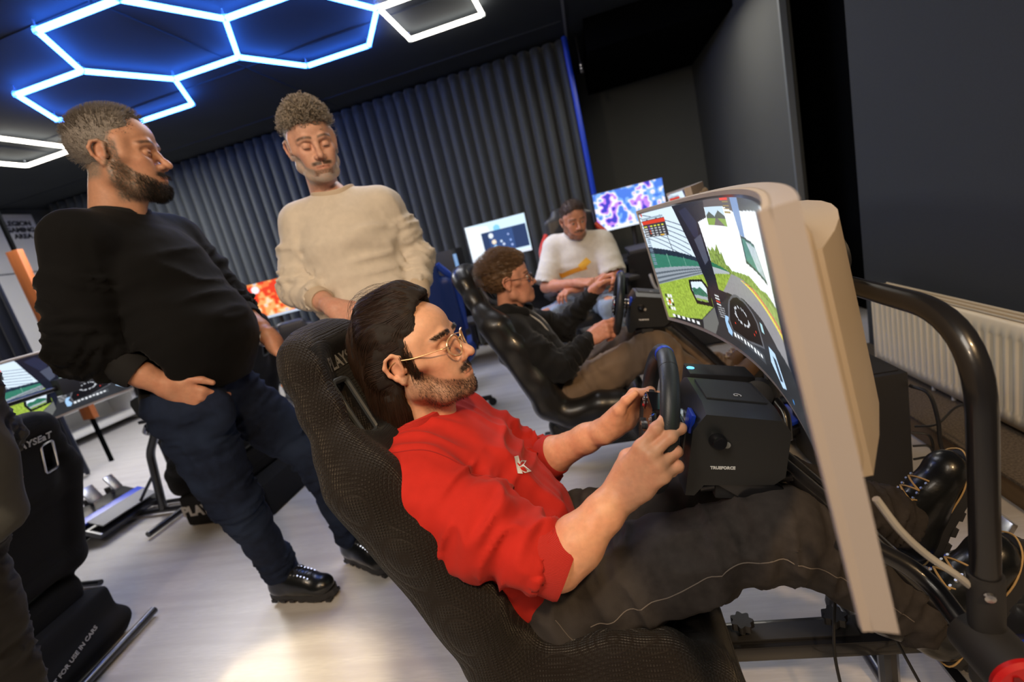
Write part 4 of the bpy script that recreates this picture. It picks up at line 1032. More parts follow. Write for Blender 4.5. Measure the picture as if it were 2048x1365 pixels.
M['eye'] = mat('eye', (.7, .7, .7), .12, vcol=True)
def shoe(parent, ank, toe_dir, up, skin, lace, L=.285, name='boot', welt=None, sole=None, shaft=.10):
    """boot frame at the ankle: x to the toe, z up the shin"""
    T = basis(ank, toe_dir, up); h = -.085
    f = Field(); k = .022
    f.rc((-.035, 0, h+.045), (.165, 0, h+.035), .037, .036, k, fl=((0, 0, 1), 1.)); f.el((.150, 0, h+.036), (.055, .043, .032), k=.03)
    f.el((.06, 0, h+.05), (.08, .042, .045), k=.03); f.rc((-.02, 0, h+.05), (-.015, 0, shaft-.02), .044, .050, .03); f.rc((.02, 0, 0), (.10, 0, h+.06), .038, .034, .03)
    f.bx((.06, 0, h-.02), (.2, .1, .03), .002, None, .001, 's')
    V, Q = f.mesh(.006, 1); o = link(name, npmesh(xf(V, T), Q), skin, parent); tb = BVHTree.FromPolygons([tuple(v) for v in V], [tuple(q) for q in Q.tolist()])
    def top(x, y, up=.001):
        d = Vector((-.45, 0, -1)).normalized(); h_ = tb.ray_cast(Vector((x, y, h+.08))-d*.12, d, .3); return T @ (h_[0]+h_[1]*up) if h_[0] else T @ Vector((x, y, h+.1))
    pr = [(-.078, .0), (-.070, .030), (-.03, .040), (.03, .036), (.09, .043), (.15, .050), (.195, .038), (.215, .012), (.215, -.010), (.19, -.034), (.14, -.045), (.08, -.038), (.02, -.032), (-.04, -.036), (-.072, -.026)]
    bm = B(); prism(bm, pr, .026, T @ Matrix.Translation((0, 0, h-.006))); obj('sole', bm, sole or M['softblack'], o, bevel=.004)
    for i in range(7):
        x = -.055+.042*i
        for s in (-1, 1): bm = B(); box(bm, (0, 0, 0), (.022, .022, .012)); bm.transform(T @ Matrix.Translation((x, s*.024, h-.009))); obj('sole_lug', bm, sole or M['softblack'], o)
    if welt:
        P = [T @ Vector((x*1.005, y*1.02, h+.021)) for x, y in pr]; bm = B(); tube(bm, bez(P+[P[0]], 4), .0018, 6); obj('welt_stitching', bm, welt, o)
    # laces
    lp = [(.128, h+.083), (.112, h+.093), (.096, h+.105), (.080, h+.123), (.064, h+.145), (.048, h+.165)]
    for i, (x, z) in enumerate(lp):
        bm = B(); s = 1 if i % 2 else -1
        tube(bm, [top(x+q*.35*s, q) for q in (-.024, -.016, -.008, 0, .008, .016, .024)], .0022, 6); obj('lace', bm, lace, o, smooth=True)
        for yy in (-.024, .024): bm = B(); lathe(bm, [(0, 0), (.004, 0), (.003, .003), (0, .003)], 8, Matrix.Translation(top(x, yy, .0)) @ T.to_3x3().to_4x4() @ Matrix.Rotation(.4, 4, 'Y')); obj('eyelet', bm, M['steel'], o)
    for s in (-1, 1):
        bm = B(); x, z = lp[-1]; tube(bm, bez([top(x, 0, .002), top(x+.012, s*.014, .010), top(x+.026, s*.026, .004), top(x+.012, s*.006, .006), top(x+.034, s*.030, .003)], 5), .0018, 6); obj('lace', bm, lace, o, smooth=True)
    return o
def torso_prims(f, J, w, k, g=0.):
    """J: neck, sl, sr, chest, belly, pelvis ; w: widths ; g growth"""
    n, c, b, pv = [np.array(J[q], float) for q in ('neck', 'chest', 'belly', 'pelvis')]; sl, sr = np.array(J['sl'], float), np.array(J['sr'], float)
    sd = (sl-sr); sd /= np.linalg.norm(sd); fw = np.cross(c-pv, sd); fw = -fw/np.linalg.norm(fw); fl = (sd, w.get('wide', 1.45))
    f.ch([c+(n-c)*.25, c, b, pv], [w['chest']*.9+g, w['chest']+g, w['belly']+g, w['pelvis']+g], k, 'u', fl)
    f.rc(sl+(n-sl)*.1, sr+(n-sr)*.1, w['sh']+g, w['sh']+g, k)
    f.rc(n-(n-c)*.12, sl, w['trap']+g, w['sh']*.92+g, k); f.rc(n-(n-c)*.12, sr, w['trap']+g, w['sh']*.92+g, k)
    return sd
def limb(f, P, R, k=.02, g=0., fl=None): f.ch(P, [r+g for r in R], k, 'u', fl)
def person(label, J, hp, W_, hands, cl, loc=(0, 0, 0), hh=.0026, hb=.012, hc=.008, handh=.0026):
    """J joints (world). hp head parameters. hands {'l':(T,pose,side), 'r':...}. cl clothing dict"""
    t = thing('person', label, 'person', loc)
    T = J['headT']; hf = head_field(hp); V, Q = hf.mesh(hh, 1); col = head_colors(V, hp)
    if hp.get('sc', 1) != 1: V = V*hp['sc']
    Vw = xf(V, T); parts = [(Vw, Q, col)]
    sk = np.array(hp['skin'])
    # arms with hands, fine
    for s in ('l', 'r'):
        el_, wr = np.array(J['e'+s], float), np.array(J['w'+s], float); f = Field(); r = W_['arm']
        m1 = el_+(wr-el_)*.28
        f.ch([np.array(J['s'+s], float)*.4+el_*.6, el_, m1, el_+(wr-el_)*.7, wr], [r*.95, r*.90, r*.96, r*.70, r*.56], .02, 'u', None)
        HT, pose, side = hands[s]; pr = hand_prims(HT, side, pose, hp.get('hsc', 1.))
        for (a, b, ra, rb, k) in pr: f.rc(a, b, ra, rb, k)
        v, q = f.mesh(handh, 1); u = (v-el_) @ (wr-el_)/np.dot(wr-el_, wr-el_); c = np.tile(sk*np.array(hp.get('armc', (1, 1, 1))), (len(v), 1))
        kr = np.clip(vnoise(v/.018, 8), 0, 1)[:, None]; c = c*(1-.12*kr*np.array([0, 1, 1]))
        for (a, b, ra, rb, k) in pr[6:]:
            if k == .006: d = np.linalg.norm(v-a, axis=1); c = c*(1-.22*np.exp(-(d/.008)**2)[:, None]*np.array([.2, 1, 1]))
        v = v+vnormals(v, q)*((vnoise(v/.011, 4)-.5)*.0011)[:, None]
        parts.append((v, q, c))
    # torso, upper arms, legs: coarse, under the clothes
    f = Field(); sd = torso_prims(f, J, W_, .04, -.024)
    for s in ('l', 'r'): limb(f, [J['s'+s], np.array(J['s'+s])*.5+np.array(J['e'+s])*.5, J['e'+s]], [W_['arm']*1.05, W_['arm']*1.08, W_['arm']*.90])
    for s in ('l', 'r'): limb(f, [J['h'+s], J['k'+s], J['a'+s]], [W_['thigh']*.9, W_['knee']*.85, .036])
    f.rc(J['neck'], np.array(T @ Vector((-.04, 0, -.15))), hp.get('neckr', .056)*.98, None, .02)
    v, q = f.mesh(hb, 1); parts.append((v, q, np.tile(sk, (len(v), 1))))
    V, Q, Cc = merge(parts); body = link('body', npmesh(V, Q, cols=Cc), cl['skinm'], t); eye_objs(T, body, look=hp.get('look', (0, 0))); lashes(T, body, hp.get('lid', .5))
    # shirt
    f = Field(); g = cl.get('g', .012); torso_prims(f, J, W_, .05, g); b = cl.get('bulge')
    if b is not None:
        for (c_, r_) in b: f.el(c_, r_, k=.07)
    hem = cl['hem']
    f.pl(hem[0], hem[1], .012)
    reg = [(J['belly'], J['chest'], .20, .05, cl.get('tf', .006))]
    for s in ('l', 'r'):
        sh, el_, wr = [np.array(J[q+s], float) for q in ('s', 'e', 'w')]; cu = el_+(wr-el_)*cl['cuff_'+s]; ag = cl.get('ag', .016); a = W_['arm']
        if cl['cuff_'+s] >= 0:
            t_ = cl['cuff_'+s]; ar_ = a*float(np.interp(t_, [0, .28, .7, 1], [.92, .96, .70, .56]))
            f.ch([sh, sh*.5+el_*.5, el_, cu], [a*1.22+ag, a*1.18+ag, a*1.08+ag, ar_+.012], .022)
            u = (cu-el_)/max(np.linalg.norm(cu-el_), 1e-6); cu2 = cu
            reg += [(sh*.6+el_*.4, el_, .10, .028, cl.get('sf', .009)), (el_, cu, .09, .020, cl.get('sf', .009)*1.1), (sh, sh*.5+el_*.5, .10, .06, .006, True)]
            f.pl_cuff = None
        else:
            u = (el_-sh)/np.linalg.norm(el_-sh); cu = sh+(el_-sh)*(1+cl['cuff_'+s]); cu2 = cu
            if cl.get('tight_'+s):
                ar_ = a*1.0; f.ch([sh, sh*.5+el_*.5, cu], [a*1.22+ag, a*1.25+ag, ar_+.016], .022); reg += [(sh*.7+el_*.3, cu, .10, .026, cl.get('sf', .009)*1.1), (sh, sh*.5+el_*.5, .10, .06, .006, True)]
            else: f.ch([sh, cu], [a*1.2+ag, a*1.25+ag], .022); reg += [(sh, cu, .10, .05, .005)]
        # hollow the sleeve end so that the arm leaves it cleanly
        if cl['cuff_'+s] < 0 and not cl.get('tight_'+s): f.rc(cu2+u*.055, cu2+u*.075, a*1.25+ag+.012, None, .004, 's')
        else: f.rc(cu2+u*.045, cu2+u*.06, ar_+.024, None, .004, 's')
    nk = np.array(T @ Vector((-.025, 0, -.02))); nk2 = np.array(J['neck'], float); ud = (nk-nk2)/max(np.linalg.norm(nk-nk2), 1e-6); nb = nk2+ud*cl.get('coll', .045)
    f.rc(nb+ud*.01, nb+ud*.15, hp.get('neckr', .056)+.008, hp.get('neckr', .056)+.035, .006, 's')
    V, Q = f.mesh(hc, 1); V = folds(V, Q, reg+cl.get('folds', []), base=cl.get('base', .0018), seed=cl.get('seed', 3)); tsw = BVHTree.FromPolygons([tuple(v) for v in V], [tuple(q) for q in Q.tolist()])
    sw = link(cl.get('shirt', 'sweatshirt'), npmesh(V, Q), cl['shirtm'], t)
    # collar rib
    nr = hp.get('neckr', .056)+.016; X = Vector(ud).orthogonal().normalized(); Y = Vector(ud).cross(X); cc = Vector(nb)
    ring = []; U_ = Vector(ud); hs = []
    for a in np.linspace(0, 2*pi, 40, endpoint=False):
        best = None
        for rr_ in (nr, nr+.006, nr+.012):
            p = cc+(X*cos(a)+Y*sin(a))*rr_; h_ = tsw.ray_cast(p+U_*.10, -U_, .3)
            if h_[0] and (best is None or (h_[0]-cc).dot(U_) > best[0]): best = ((h_[0]-cc).dot(U_), rr_)
        hs.append(best or (0., nr))
    hh_ = [sum(hs[(i+j) % 40][0] for j in range(-3, 4))/7 for i in range(40)]; rr2 = [sum(hs[(i+j) % 40][1] for j in range(-3, 4))/7 for i in range(40)]
    ring = [cc+(X*cos(a)+Y*sin(a))*(rr2[i]-.002)+U_*(hh_[i]+.002) for i, a in enumerate(np.linspace(0, 2*pi, 40, endpoint=False))]
    bm = B(); rings_ = []
    for i in range(40):
        o_ = (X*cos(2*pi*i/40)+Y*sin(2*pi*i/40)); p = ring[i]; rings_.append([bm.verts.new(q) for q in (p+o_*.008-U_*.014, p+o_*.0085-U_*.004, p+o_*.005+U_*.006, p-o_*.001+U_*.008, p-o_*.004+U_*.002, p-o_*.004-U_*.02)])
    for i in range(40):
        a_, b_ = rings_[i], rings_[(i+1) % 40]
        for k_ in range(6): bm.faces.new((a_[k_], b_[k_], b_[(k_+1) % 6], a_[(k_+1) % 6]))
    obj('collar', bm, cl['ribm'], sw, smooth=True)
    for s in ('l', 'r'):
        if cl['cuff_'+s] < 0 and not cl.get('tight_'+s): continue
        sh, el_, wr = [np.array(J[q+s], float) for q in ('s', 'e', 'w')]; cu = el_+(wr-el_)*cl['cuff_'+s]; u = (wr-el_)/np.linalg.norm(wr-el_); a = W_['arm']; rr = a*float(np.interp(cl['cuff_'+s], [0, .28, .7, 1], [.92, .96, .70, .56]))+.0095
        if cl['cuff_'+s] < 0: u = (el_-sh)/np.linalg.norm(el_-sh); cu = sh+(el_-sh)*(1+cl['cuff_'+s]); rr = a*1.0+.013
        bm = B(); o_ = cu+u*.012; X = Vector(u).orthogonal().normalized(); Y = Vector(u).cross(X); R0_, R1_ = [], []
        prof = [(-.035, rr*1.0), (-.028, rr+.002), (.0, rr+.001), (.030, rr-.001), (.036, rr-.004), (.034, rr-.010), (.0, rr-.010)]
        lathe(bm, [(r_, z_) for z_, r_ in prof], 48, Matrix(((X.x, Y.x, u[0], o_[0]), (X.y, Y.y, u[1], o_[1]), (X.z, Y.z, u[2], o_[2]), (0, 0, 0, 1)))); obj('cuff', bm, cl['ribm'], sw, smooth=True)
    # trousers
    f = Field(); pv = np.array(J['pelvis'], float); hl, hr = np.array(J['hl'], float), np.array(J['hr'], float)
    lg = cl.get('lg', .012); wb = cl['waist']; f.rc(pv, np.array(wb[0]), W_['pelvis']+.002, W_['pelvis']*.96, .04, 'u', ((np.array(J['sl'])-np.array(J['sr']))/np.linalg.norm(np.array(J['sl'])-np.array(J['sr'])), 1.42)); f.rc(hl, hr, W_['thigh']+.012, None, .04)
    reg = []
    for s in ('l', 'r'):
        h_, k_, a_ = [np.array(J[q+s], float) for q in 'hka']; f.ch([h_, h_*.5+k_*.5, k_, k_*.45+a_*.55, a_], [W_['thigh']+lg, W_['thigh']*.85+lg, W_['knee']+lg, W_['knee']*.78+lg, cl.get('legend', .062)], .03)
        reg += [(h_*.3+k_*.7, k_*.7+a_*.3, .13, .030, .011), (k_*.2+a_*.8, a_, .1, .020, .010), (h_, h_*.6+k_*.4, .15, .035, .010), (h_*.7+k_*.3, k_*.7+h_*.3, .14, .05, .008, True)]
    f.pl(wb[0], wb[1], .006)
    for (c_, r_) in cl.get('pocket', []): f.el(c_, r_, k=.04)
    V, Q = f.mesh(hc*1.1, 1); V = folds(V, Q, reg, base=.002, seed=cl.get('seed', 3)+7); tr = link(cl.get('legs', 'trousers'), npmesh(V, Q), cl['legm'], t)
    return t, body, sw, tr
def lashes(T, parent, lid):
    for s in (-1, 1):
        e = radians(-30 if lid > .85 else 14-20*lid); P = []
        for a in np.linspace(-.95, .95, 9):
            r = .0152; P.append(T @ Vector((.0755+r*cos(e)*cos(a)*.98, s*.031+r*sin(a), -.001+r*sin(e)*(.85+.15*cos(a)))))
        bm = B(); tube(bm, P, [.0003, .0006, .0008, .0009, .0009, .0009, .0008, .0006, .0003], 5); o = obj('eyelashes', bm, M['lash'], parent)
M['lash'] = mat('eyelash', (.015, .010, .008), .6)
def hair_strands(f, T, n, region, dirfn, steps, seg, w, lift, mt, parent, seed=0, name='hair_strands', off=.0006, curl=0., V=None):
    """f hair/head field in head space; region(V)->probability"""
    r = np.random.default_rng(seed); pr = region(V); pr = pr/pr.sum(); i = r.choice(len(V), n, p=pr); P = V[i]+r.normal(0, .0015, (n, 3)); N = f.grad(P); P = P-N*(f.ev(P))[:, None]
    D = dirfn(P, r); ph = r.uniform(0, 6.28, n)
    def step(P, D, j):
        D0 = dirfn(P, r); N = f.grad(P); d = D*.45+D0*.55+N*lift[min(j, len(lift)-1)]
        if curl:
            X = np.cross(N, D0); d = d+curl*(np.cos(ph+j*1.25)[:, None]*X+np.sin(ph+j*1.25)[:, None]*N)
        d = d/np.maximum(np.linalg.norm(d, axis=1, keepdims=True), 1e-9); P2 = P+d*seg; e = f.ev(P2); b = np.minimum(e-off, 0); P2 = P2-N*b[:, None]; return P2, d
    Vs, Qs = strands(P, D, steps, seg, w, step)
    o = link(name, npmesh(xf(Vs, T), Qs), mt, parent); o['kind'] = 'stuff'; return o
def glasses(parent, T, mt, lensm, w=.048, h=.036, tint=None):
    t0 = bpy.data.objects.new('glasses', None)
    bm = B()
    for s in (-1, 1):
        P = [(.1055-.012*abs(cos(a))*(1 if s*cos(a) > 0 else 0), s*.0335+w/2*cos(a)*(1-.0*abs(sin(a))), -.006+h/2*sin(a)*(1.0 if abs(sin(a)) < .9 else .96)) for a in np.linspace(0, 2*pi, 28, endpoint=False)]
        tube(bm, [T @ Vector(p) for p in P], .0021, 8, closed=True)
    tube(bm, bez([T @ Vector(p) for p in ((.104, -.0100, .000), (.1075, 0, .004), (.104, .0100, .000))], 5), .0015, 8)
    fr = obj('glasses', bm, mt, parent, smooth=True)
    for s in (-1, 1):
        bm = B(); tube(bm, bez([T @ Vector(p) for p in ((.095, s*.0580, .001), (.085, s*.072, .002), (.03, s*.0815, .006), (-.006, s*.0830, .012), (-.028, s*.0815, .004), (-.038, s*.0790, -.012))], 5), .0014, 8); obj('temple_arm', bm, mt, fr, smooth=True)
        bm = B(); n = 20; vs = [bm.verts.new(T @ Vector((.1025-.010*max(0, cos(a)*s*s if s > 0 else -cos(a)), s*.0335+(w/2-.001)*cos(a), -.006+(h/2-.001)*sin(a)))) for a in np.linspace(0, 2*pi, n, endpoint=False)]
        bm.faces.new(vs); obj('lens', bm, lensm, fr)
    return fr
# ------------------------------------------------------------------ front rig
RY = .91
rig = thing('racing_cockpit', 'black mesh bucket seat on a rail frame, holding the man in red', 'racing seat', (0, RY, 0))
m_ring = mat('ring_plastic', srgb(62, 66, 70), .4)
add_seat(rig, [m_mesh, m_meshin], m_ring); add_frame(rig)
wheel = make_wheel('black steering wheel gripped by the man in red', (0, RY, 0), 0, 0)
ped = make_pedals('pedals under the boots of the man in red', (.60, RY+.10, .06), 0)
mon = make_ultrawide('large white curved monitor showing a racing game, nearest the camera', (.16, .994, 0), -.0257, SCR, m_backsh, M['whiteplastic'])
stand = make_monitor_stand('black tube stand behind the nearest monitor, with red end cap', (0, RY, 0), 0)
# control box with a round dial behind the wheel base
t = thing('control_box', 'small black box with glowing blue dot behind the wheel base', 'controller', (.24, 1.26, .60))
bm = B(); box(bm, (0, 0, .085), (.16, .09, .10), Matrix.Rotation(.25, 3, 'Y')); obj('housing', bm, M['blackplastic'], t, bevel=.006)
bm = B(); lathe(bm, [(0, 0), (.010, 0), (.009, .002), (0, .0025)], 16, axis_m((-.055, 0, .150), (.25, 0, 1))); obj('blue_light', bm, emis('blue_led', (.1, .5, 1), 2.5), t)
bm = B(); lathe(bm, [(0, 0), (.036, 0), (.04, .01), (.036, .05), (.02, .055), (0, .05)], 24, axis_m((.10, -.02, .06), (-.4, -1, .3))); obj('motor', bm, M['softblack'], t, smooth=True)
bm = B(); tube(bm, bez([(.12, -.06, .05), (.13, -.09, .02), (.12, -.12, -.03)], 6), .013, 12); obj('lever', bm, M['blackmetal'], t, smooth=True)
bm = B(); box(bm, (.0, 0, -.05), (.03, .05, .2)); obj('mount', bm, M['blackmetal'], t)
pc = tower('black computer tower with trailing cables, next to the radiator', (.795, 1.86, 0), 0, (.21, .44, .47))
pc['label'] = 'black computer tower standing on the floor below the radiator'
cable([(.90, 1.635, .43), (.92, 1.58, .42), (.93, 1.56, .34), (.96, 1.60, .22), (.99, 1.60, .12), (.93, 1.62, .05), (.88, 1.58, .10)], .006, M['cable'], 'thick black cable plugged into the back of the computer tower')
cable([(.91, 1.64, .28), (.95, 1.60, .30), (1.02, 1.62, .34), (1.10, 1.66, .31), (1.12, 1.66, .15), (1.12, 1.6, .115)], .0035, M['cable'], 'thin black cable looping over the carpeted step')
for k in range(3): cable([(.90, 1.64, .26-.05*k), (.94, 1.62, .25-.04*k), (.95, 1.63, .17-.03*k), (.91, 1.65, .08), (.92, 1.60, .01+.004*k)], .004, M['cable'], ('thin black cable highest on the back of the computer tower', 'thin black cable in the middle of the tower back', 'thin black cable lowest on the back of the computer tower')[k])
cable([(.285, .60, .77), (.31, .60, .72), (.345, .61, .67), (.385, .62, .625), (.425, .64, .57)], .0048, M['greycable'], 'light grey cable running down from the nearest monitor')
cable([(.40, 1.0, .40), (.335, .90, .30), (.31, .85, .22), (.33, .84, .10), (.40, .84, .012), (.55, .84, .008)], .003, M['cable'], 'thin black cable hanging in front of the centre rail')
cable([(.42, 1.0, .38), (.44, .93, .25), (.48, .86, .10), (.50, .80, .01), (.6, .7, .008)], .003, M['cable'], 'thin black cable beside the diagonal column tubes')

# ------------------------------------------------------------------ second rig (hooded driver)
R2 = (0, 2.16, 0)
rig2 = thing('racing_cockpit', 'glossy black leather bucket seat holding the driver in black hoodie', 'racing seat', R2)
add_seat(rig2, [m_leather], m_ring, txt=False); add_frame(rig2, False)
w2 = clone(wheel, R2, 0, 'black steering wheel gripped by the driver in black hoodie')
p2 = clone(ped, (.60, R2[1]+.05, .06), 0, 'pedals under the brown boots of the hooded driver')
mon2 = clone(mon, (.46, 2.60, .035), -.10, 'curved monitor behind and above the nearest monitor, in front of hooded driver')
st2 = clone(stand, (.24, 2.50, 0), -.10, 'black tube stand of the second monitor')

# ------------------------------------------------------------------ left rigs
h3 = radians(90+32)
rig3 = thing('racing_cockpit', 'black racing seat seen from behind at the lower left corner', 'racing seat', (-2.50, 1.10, 0), radians(190)); rig3.scale = (.9, .9, .9)
add_seat(rig3, [m_meshin, m_meshin], M['steel'])
f = Field(); f.bx((-.20, 0, .13), (.22, .21, .125), .02, None, .02); f.rc((-.40, -.20, .08), (-.40, .20, .08), .05, None, .04)
V, Q = f.mesh(.012, 1); link('base_skirt', npmesh(V, Q), M['blackfab'], rig3)
bm = B(); tube(bm, [(-.50, -.27, .03), (-.50, .27, .03)], .018, 12); obj('floor_bar', bm, M['blackmetal'], rig3, smooth=True)
me = text_mesh('NOT FOR USE IN CARS', .026, depth=.0006, bold=.0006); me.transform(Matrix.Translation((-.4515, .07, .12)) @ Matrix.Rotation(radians(-90), 4, 'Z') @ Matrix.Rotation(radians(90), 4, 'X') @ Matrix.Rotation(.25, 4, 'Z')); link('lettering', me, M['grey_text'], rig3)
h4 = radians(180); O4 = (-2.50, 2.31, 0)
rig4 = thing('racing_cockpit', 'low black seat with lettered base behind the bearded man', 'racing seat', O4, h4)
add_seat(rig4, [m_meshin, m_meshin], m_ring)
bm = B(); box(bm, (-.20, 0, .10), (.58, .42, .19)); b_ = obj('base_box', bm, M['blackfab'], rig4, bevel=.02)
me = text_mesh('PLAYSEAT', .085, depth=.002, bold=.003); me.transform(Matrix.Translation((-.10, .2115, .10)) @ Matrix.Rotation(radians(180), 4, 'Z') @ Matrix.Rotation(radians(90), 4, 'X')); link('lettering', me, M['grey_text'], b_)
f4 = thing('wheel_stand', 'black steel wheel stand between the pedals and the lettered seat', 'stand', O4, h4)
for p_, r_, nm in (([(.48, .0, .04), (.40, 0, .42), (.22, 0, .64)], .024, 'column'), ([(.30, -.28, .03), (.30, .28, .03)], .018, 'floor_bar'), ([(.05, 0, .03), (.85, 0, .03)], .018, 'centre_bar'), ([(.85, -.25, .03), (.85, .25, .03)], .018, 'floor_bar'), ([(.42, 0, .30), (.62, 0, .12)], .010, 'brace')):
    bm = B(); tube(bm, filletpath(p_, .05), r_, 12); obj(nm, bm, M['blackmetal'], f4, smooth=True)
bm = B(); box(bm, (.185, 0, .650), (.16, .20, .02)); obj('wheel_deck', bm, M['blackmetal'], f4, bevel=.003)
w3 = clone(wheel, O4, h4, 'steering wheel partly hidden behind the standing bearded man')
p3 = clone(ped, (-3.18, 2.25, .03), h4, 'steel pedals with blue strip, left of the bearded man'); p3.scale = (1.1, 1.1, 1.1)
mon3 = clone(mon, (-2.90, 2.25, 0), h4, 'curved monitor with racing game at the left edge')
st3 = clone(stand, (-2.52, 2.15, 0), h4, 'tube stand of the monitor at the left edge')

# ------------------------------------------------------------------ far desks
def desk(label, loc, w, d=.7, h=.74, rz=0):
    t = thing('desk', label, 'desk', loc, rz)
    bm = B(); box(bm, (0, 0, h-.015), (w, d, .03)); obj('desktop', bm, M['softblack'], t, bevel=.004)
    for x in (-w/2+.04, w/2-.04):
        bm = B(); box(bm, (x, 0, h/2-.015), (.05, d-.06, h-.03)); obj('leg_panel', bm, M['blackmetal'], t, bevel=.003)
    bm = B(); box(bm, (0, d/2-.05, h-.22), (w-.1, .02, .36)); obj('modesty_panel', bm, M['softblack'], t)
    return t
desk('black desk under the blue and white desktop monitor', (-1.0, 4.55, 0), 1.5)
desk('black desk under the pink and purple monitor', (.55, 4.6, 0), 1.4)
desk('black desk under the orange and red monitor', (-3.05, 4.35, 0), 1.6)
PK = img_blob([C(70, 120, 220), C(120, 170, 240), C(236, 230, 250), C(190, 130, 240), C(60, 60, 190)], 4, C(225, 235, 250))
OR = img_blob([C(230, 60, 30), C(240, 120, 60), C(250, 170, 100), C(252, 215, 170), C(200, 190, 220)], 9, C(190, 205, 225))
disc(OR, .66, .45, .10, C(90, 150, 250)); disc(OR, .12, .8, .10, C(240, 240, 250)); disc(OR, .3, .82, .10, C(240, 240, 250))
BL = canvas(150, 84, C(206, 232, 250)); poly(BL, [(0, .0), (.35, 0), (.42, .6), (.38, .9), (0, 1)], C(232, 242, 250)); disc(BL, .52, .78, .10, C(130, 200, 245))
rect(BL, .25, .14, .98, .74, C(40, 58, 96)); rect(BL, .36, .17, .76, .72, C(52, 78, 128)); rect(BL, 0, 0, 1, .09, C(214, 222, 236))
for i, (cx, cy, r_, c_) in enumerate(((.40, .62, .07, C(220, 230, 240)), (.43, .44, .065, C(236, 220, 200)), (.44, .30, .055, C(150, 200, 250)), (.55, .42, .035, C(200, 220, 240)), (.58, .33, .035, C(200, 215, 240)), (.68, .56, .03, C(160, 180, 230)), (.70, .40, .03, C(140, 170, 230)), (.71, .27, .03, C(160, 180, 230)))): disc(BL, cx, cy, r_, c_)
make_flat('desktop monitor with pale blue screen and dark window, before the curtain', (-.84, 4.42, 0), radians(80), BL, .60, .335, 1.18, 1.1)
make_flat('monitor with pink, purple and blue picture beside the blue strip', (.37, 4.47, 0), radians(85), PK, .60, .335, 1.185, 1.1)
make_flat('monitor with orange and red picture, left of the man in beige', (-2.98, 4.02, 0), radians(118), OR, .60, .335, 1.14, 1.0)
t_ = tower('black computer tower with amber badge and blue light strip', (-1.38, 4.47, .74), 0, (.24, .40, .44), None, (1.0, .52, .16))
bm = B(); box(bm, (.128, -.15, .21), (.02, .06, .38)); obj('light_strip', bm, emis('blue_case_light', (.25, .45, .8), .7), t_, bevel=.004)
def gaming_chair(label, loc, rz, col, accent):
    t = thing('gaming_chair', label, 'chair', loc, rz); mc = mat('chair_leather', col, .45, bump=(80, .2, .001)); ma = mat('chair_accent', accent, .4)
    f = Field(); f.bx((0, 0, .48), (.25, .25, .05), .04); f.bx((-.25, 0, .88), (.045, .20, .36), .04, rotm(0, -.12, 0), .05); f.bx((-.30, 0, 1.20), (.04, .13, .10), .04, rotm(0, -.12, 0), .05)
    for s in (-1, 1): f.rc((-.16, s*.21, .60), (-.25, s*.23, 1.0), .045, .04, .04); f.rc((-.15, s*.24, .50), (.2, s*.24, .50), .05, .045, .04)
    V, Q = f.mesh(.014, 1); obj_ = link('seat_shell', npmesh(V, Q), mc, t)
    for s in (-1, 1):
        bm = B(); tube(bm, bez([(-.12, s*.255, .66), (-.19, s*.275, .82), (-.235, s*.272, 1.0), (-.27, s*.20, 1.12)], 5), .022, 10); obj('side_trim', bm, ma, t, smooth=True)
        bm = B(); box(bm, (.0, s*.30, .68), (.26, .09, .03)); obj('armrest', bm, M['softblack'], t, bevel=.01)
        bm = B(); tube(bm, [(0, s*.29, .67), (0, s*.28, .47)], .018, 8); obj('arm_post', bm, M['softblack'], t)
    bm = B(); tube(bm, [(0, 0, .44), (0, 0, .08)], .03, 12); obj('gas_column', bm, M['steel'], t, smooth=True)
    for k in range(5):
        a = 2*pi*k/5; bm = B(); tube(bm, [(0, 0, .10), (.30*cos(a), .30*sin(a), .065)], [.03, .018], 8); l = obj('foot_arm', bm, M['softblack'], t, smooth=True)
        bm = B(); tube(bm, [(.30*cos(a)-.012*sin(a), .30*sin(a)+.012*cos(a), .03), (.30*cos(a)+.012*sin(a), .30*sin(a)-.012*cos(a), .03)], .03, 12); obj('castor', bm, M['blackplastic'], l, smooth=True)
    return t
gaming_chair('black and red gaming chair under the man in white T-shirt', (-.08, 3.62, 0), radians(-75), (.02, .02, .022), srgb(200, 50, 30))
ch = gaming_chair('black gaming chair with bright red side trim, beside the computer tower', (-1.50, 3.78, 0), radians(60), (.02, .02, .024), srgb(235, 70, 45))
bm = B(); tube(bm, [(-.33, .02, .62), (-.36, .02, 1.02)], [.05, .07], 16, flat=1.0); o = obj('back_panel', bm, mat('red_back_panel', srgb(250, 120, 90), .4), ch, smooth=True); o['label'] = 'pale red panel on the chair back'
gaming_chair('blue gaming chair behind the hip of the man in beige', (-1.22, 3.15, 0), radians(100), srgb(20, 50, 120), srgb(20, 60, 160))
gc = gaming_chair('dark low-backed gaming chair below the orange monitor', (-2.45, 3.45, 0), radians(120), (.03, .03, .034), (.05, .05, .055)); gc.scale = (.8, .8, .74)
kb = thing('desk_clutter', 'headset lying on the desk beside the pale blue monitor', 'headset', (-.30, 4.30, .74))
bm = B(); tube(bm, bez([(-.08, 0, .03), (-.06, 0, .12), (0, 0, .16), (.06, 0, .12), (.08, 0, .03)], 6), .010, 8); obj('headband', bm, M['blackplastic'], kb, smooth=True)
for s in (-1, 1):
    bm = B(); tube(bm, [(s*.06, 0, .045), (s*.10, 0, .045)], .042, 16); obj('ear_cup', bm, M['softblack'], kb, smooth=True)
kb.name = 'headset'
for x, lab in ((.42, 'white cable with plug hanging from the far desk, left one'), (.62, 'white cable with plug hanging from the far desk, right one')):
    cable([(x-.05, 3.745, .66), (x-.03, 3.735, .56), (x+.03, 3.725, .46), (x+.08, 3.73, .34), (x+.10, 3.74, .2)], .012, M['greycable'], lab)
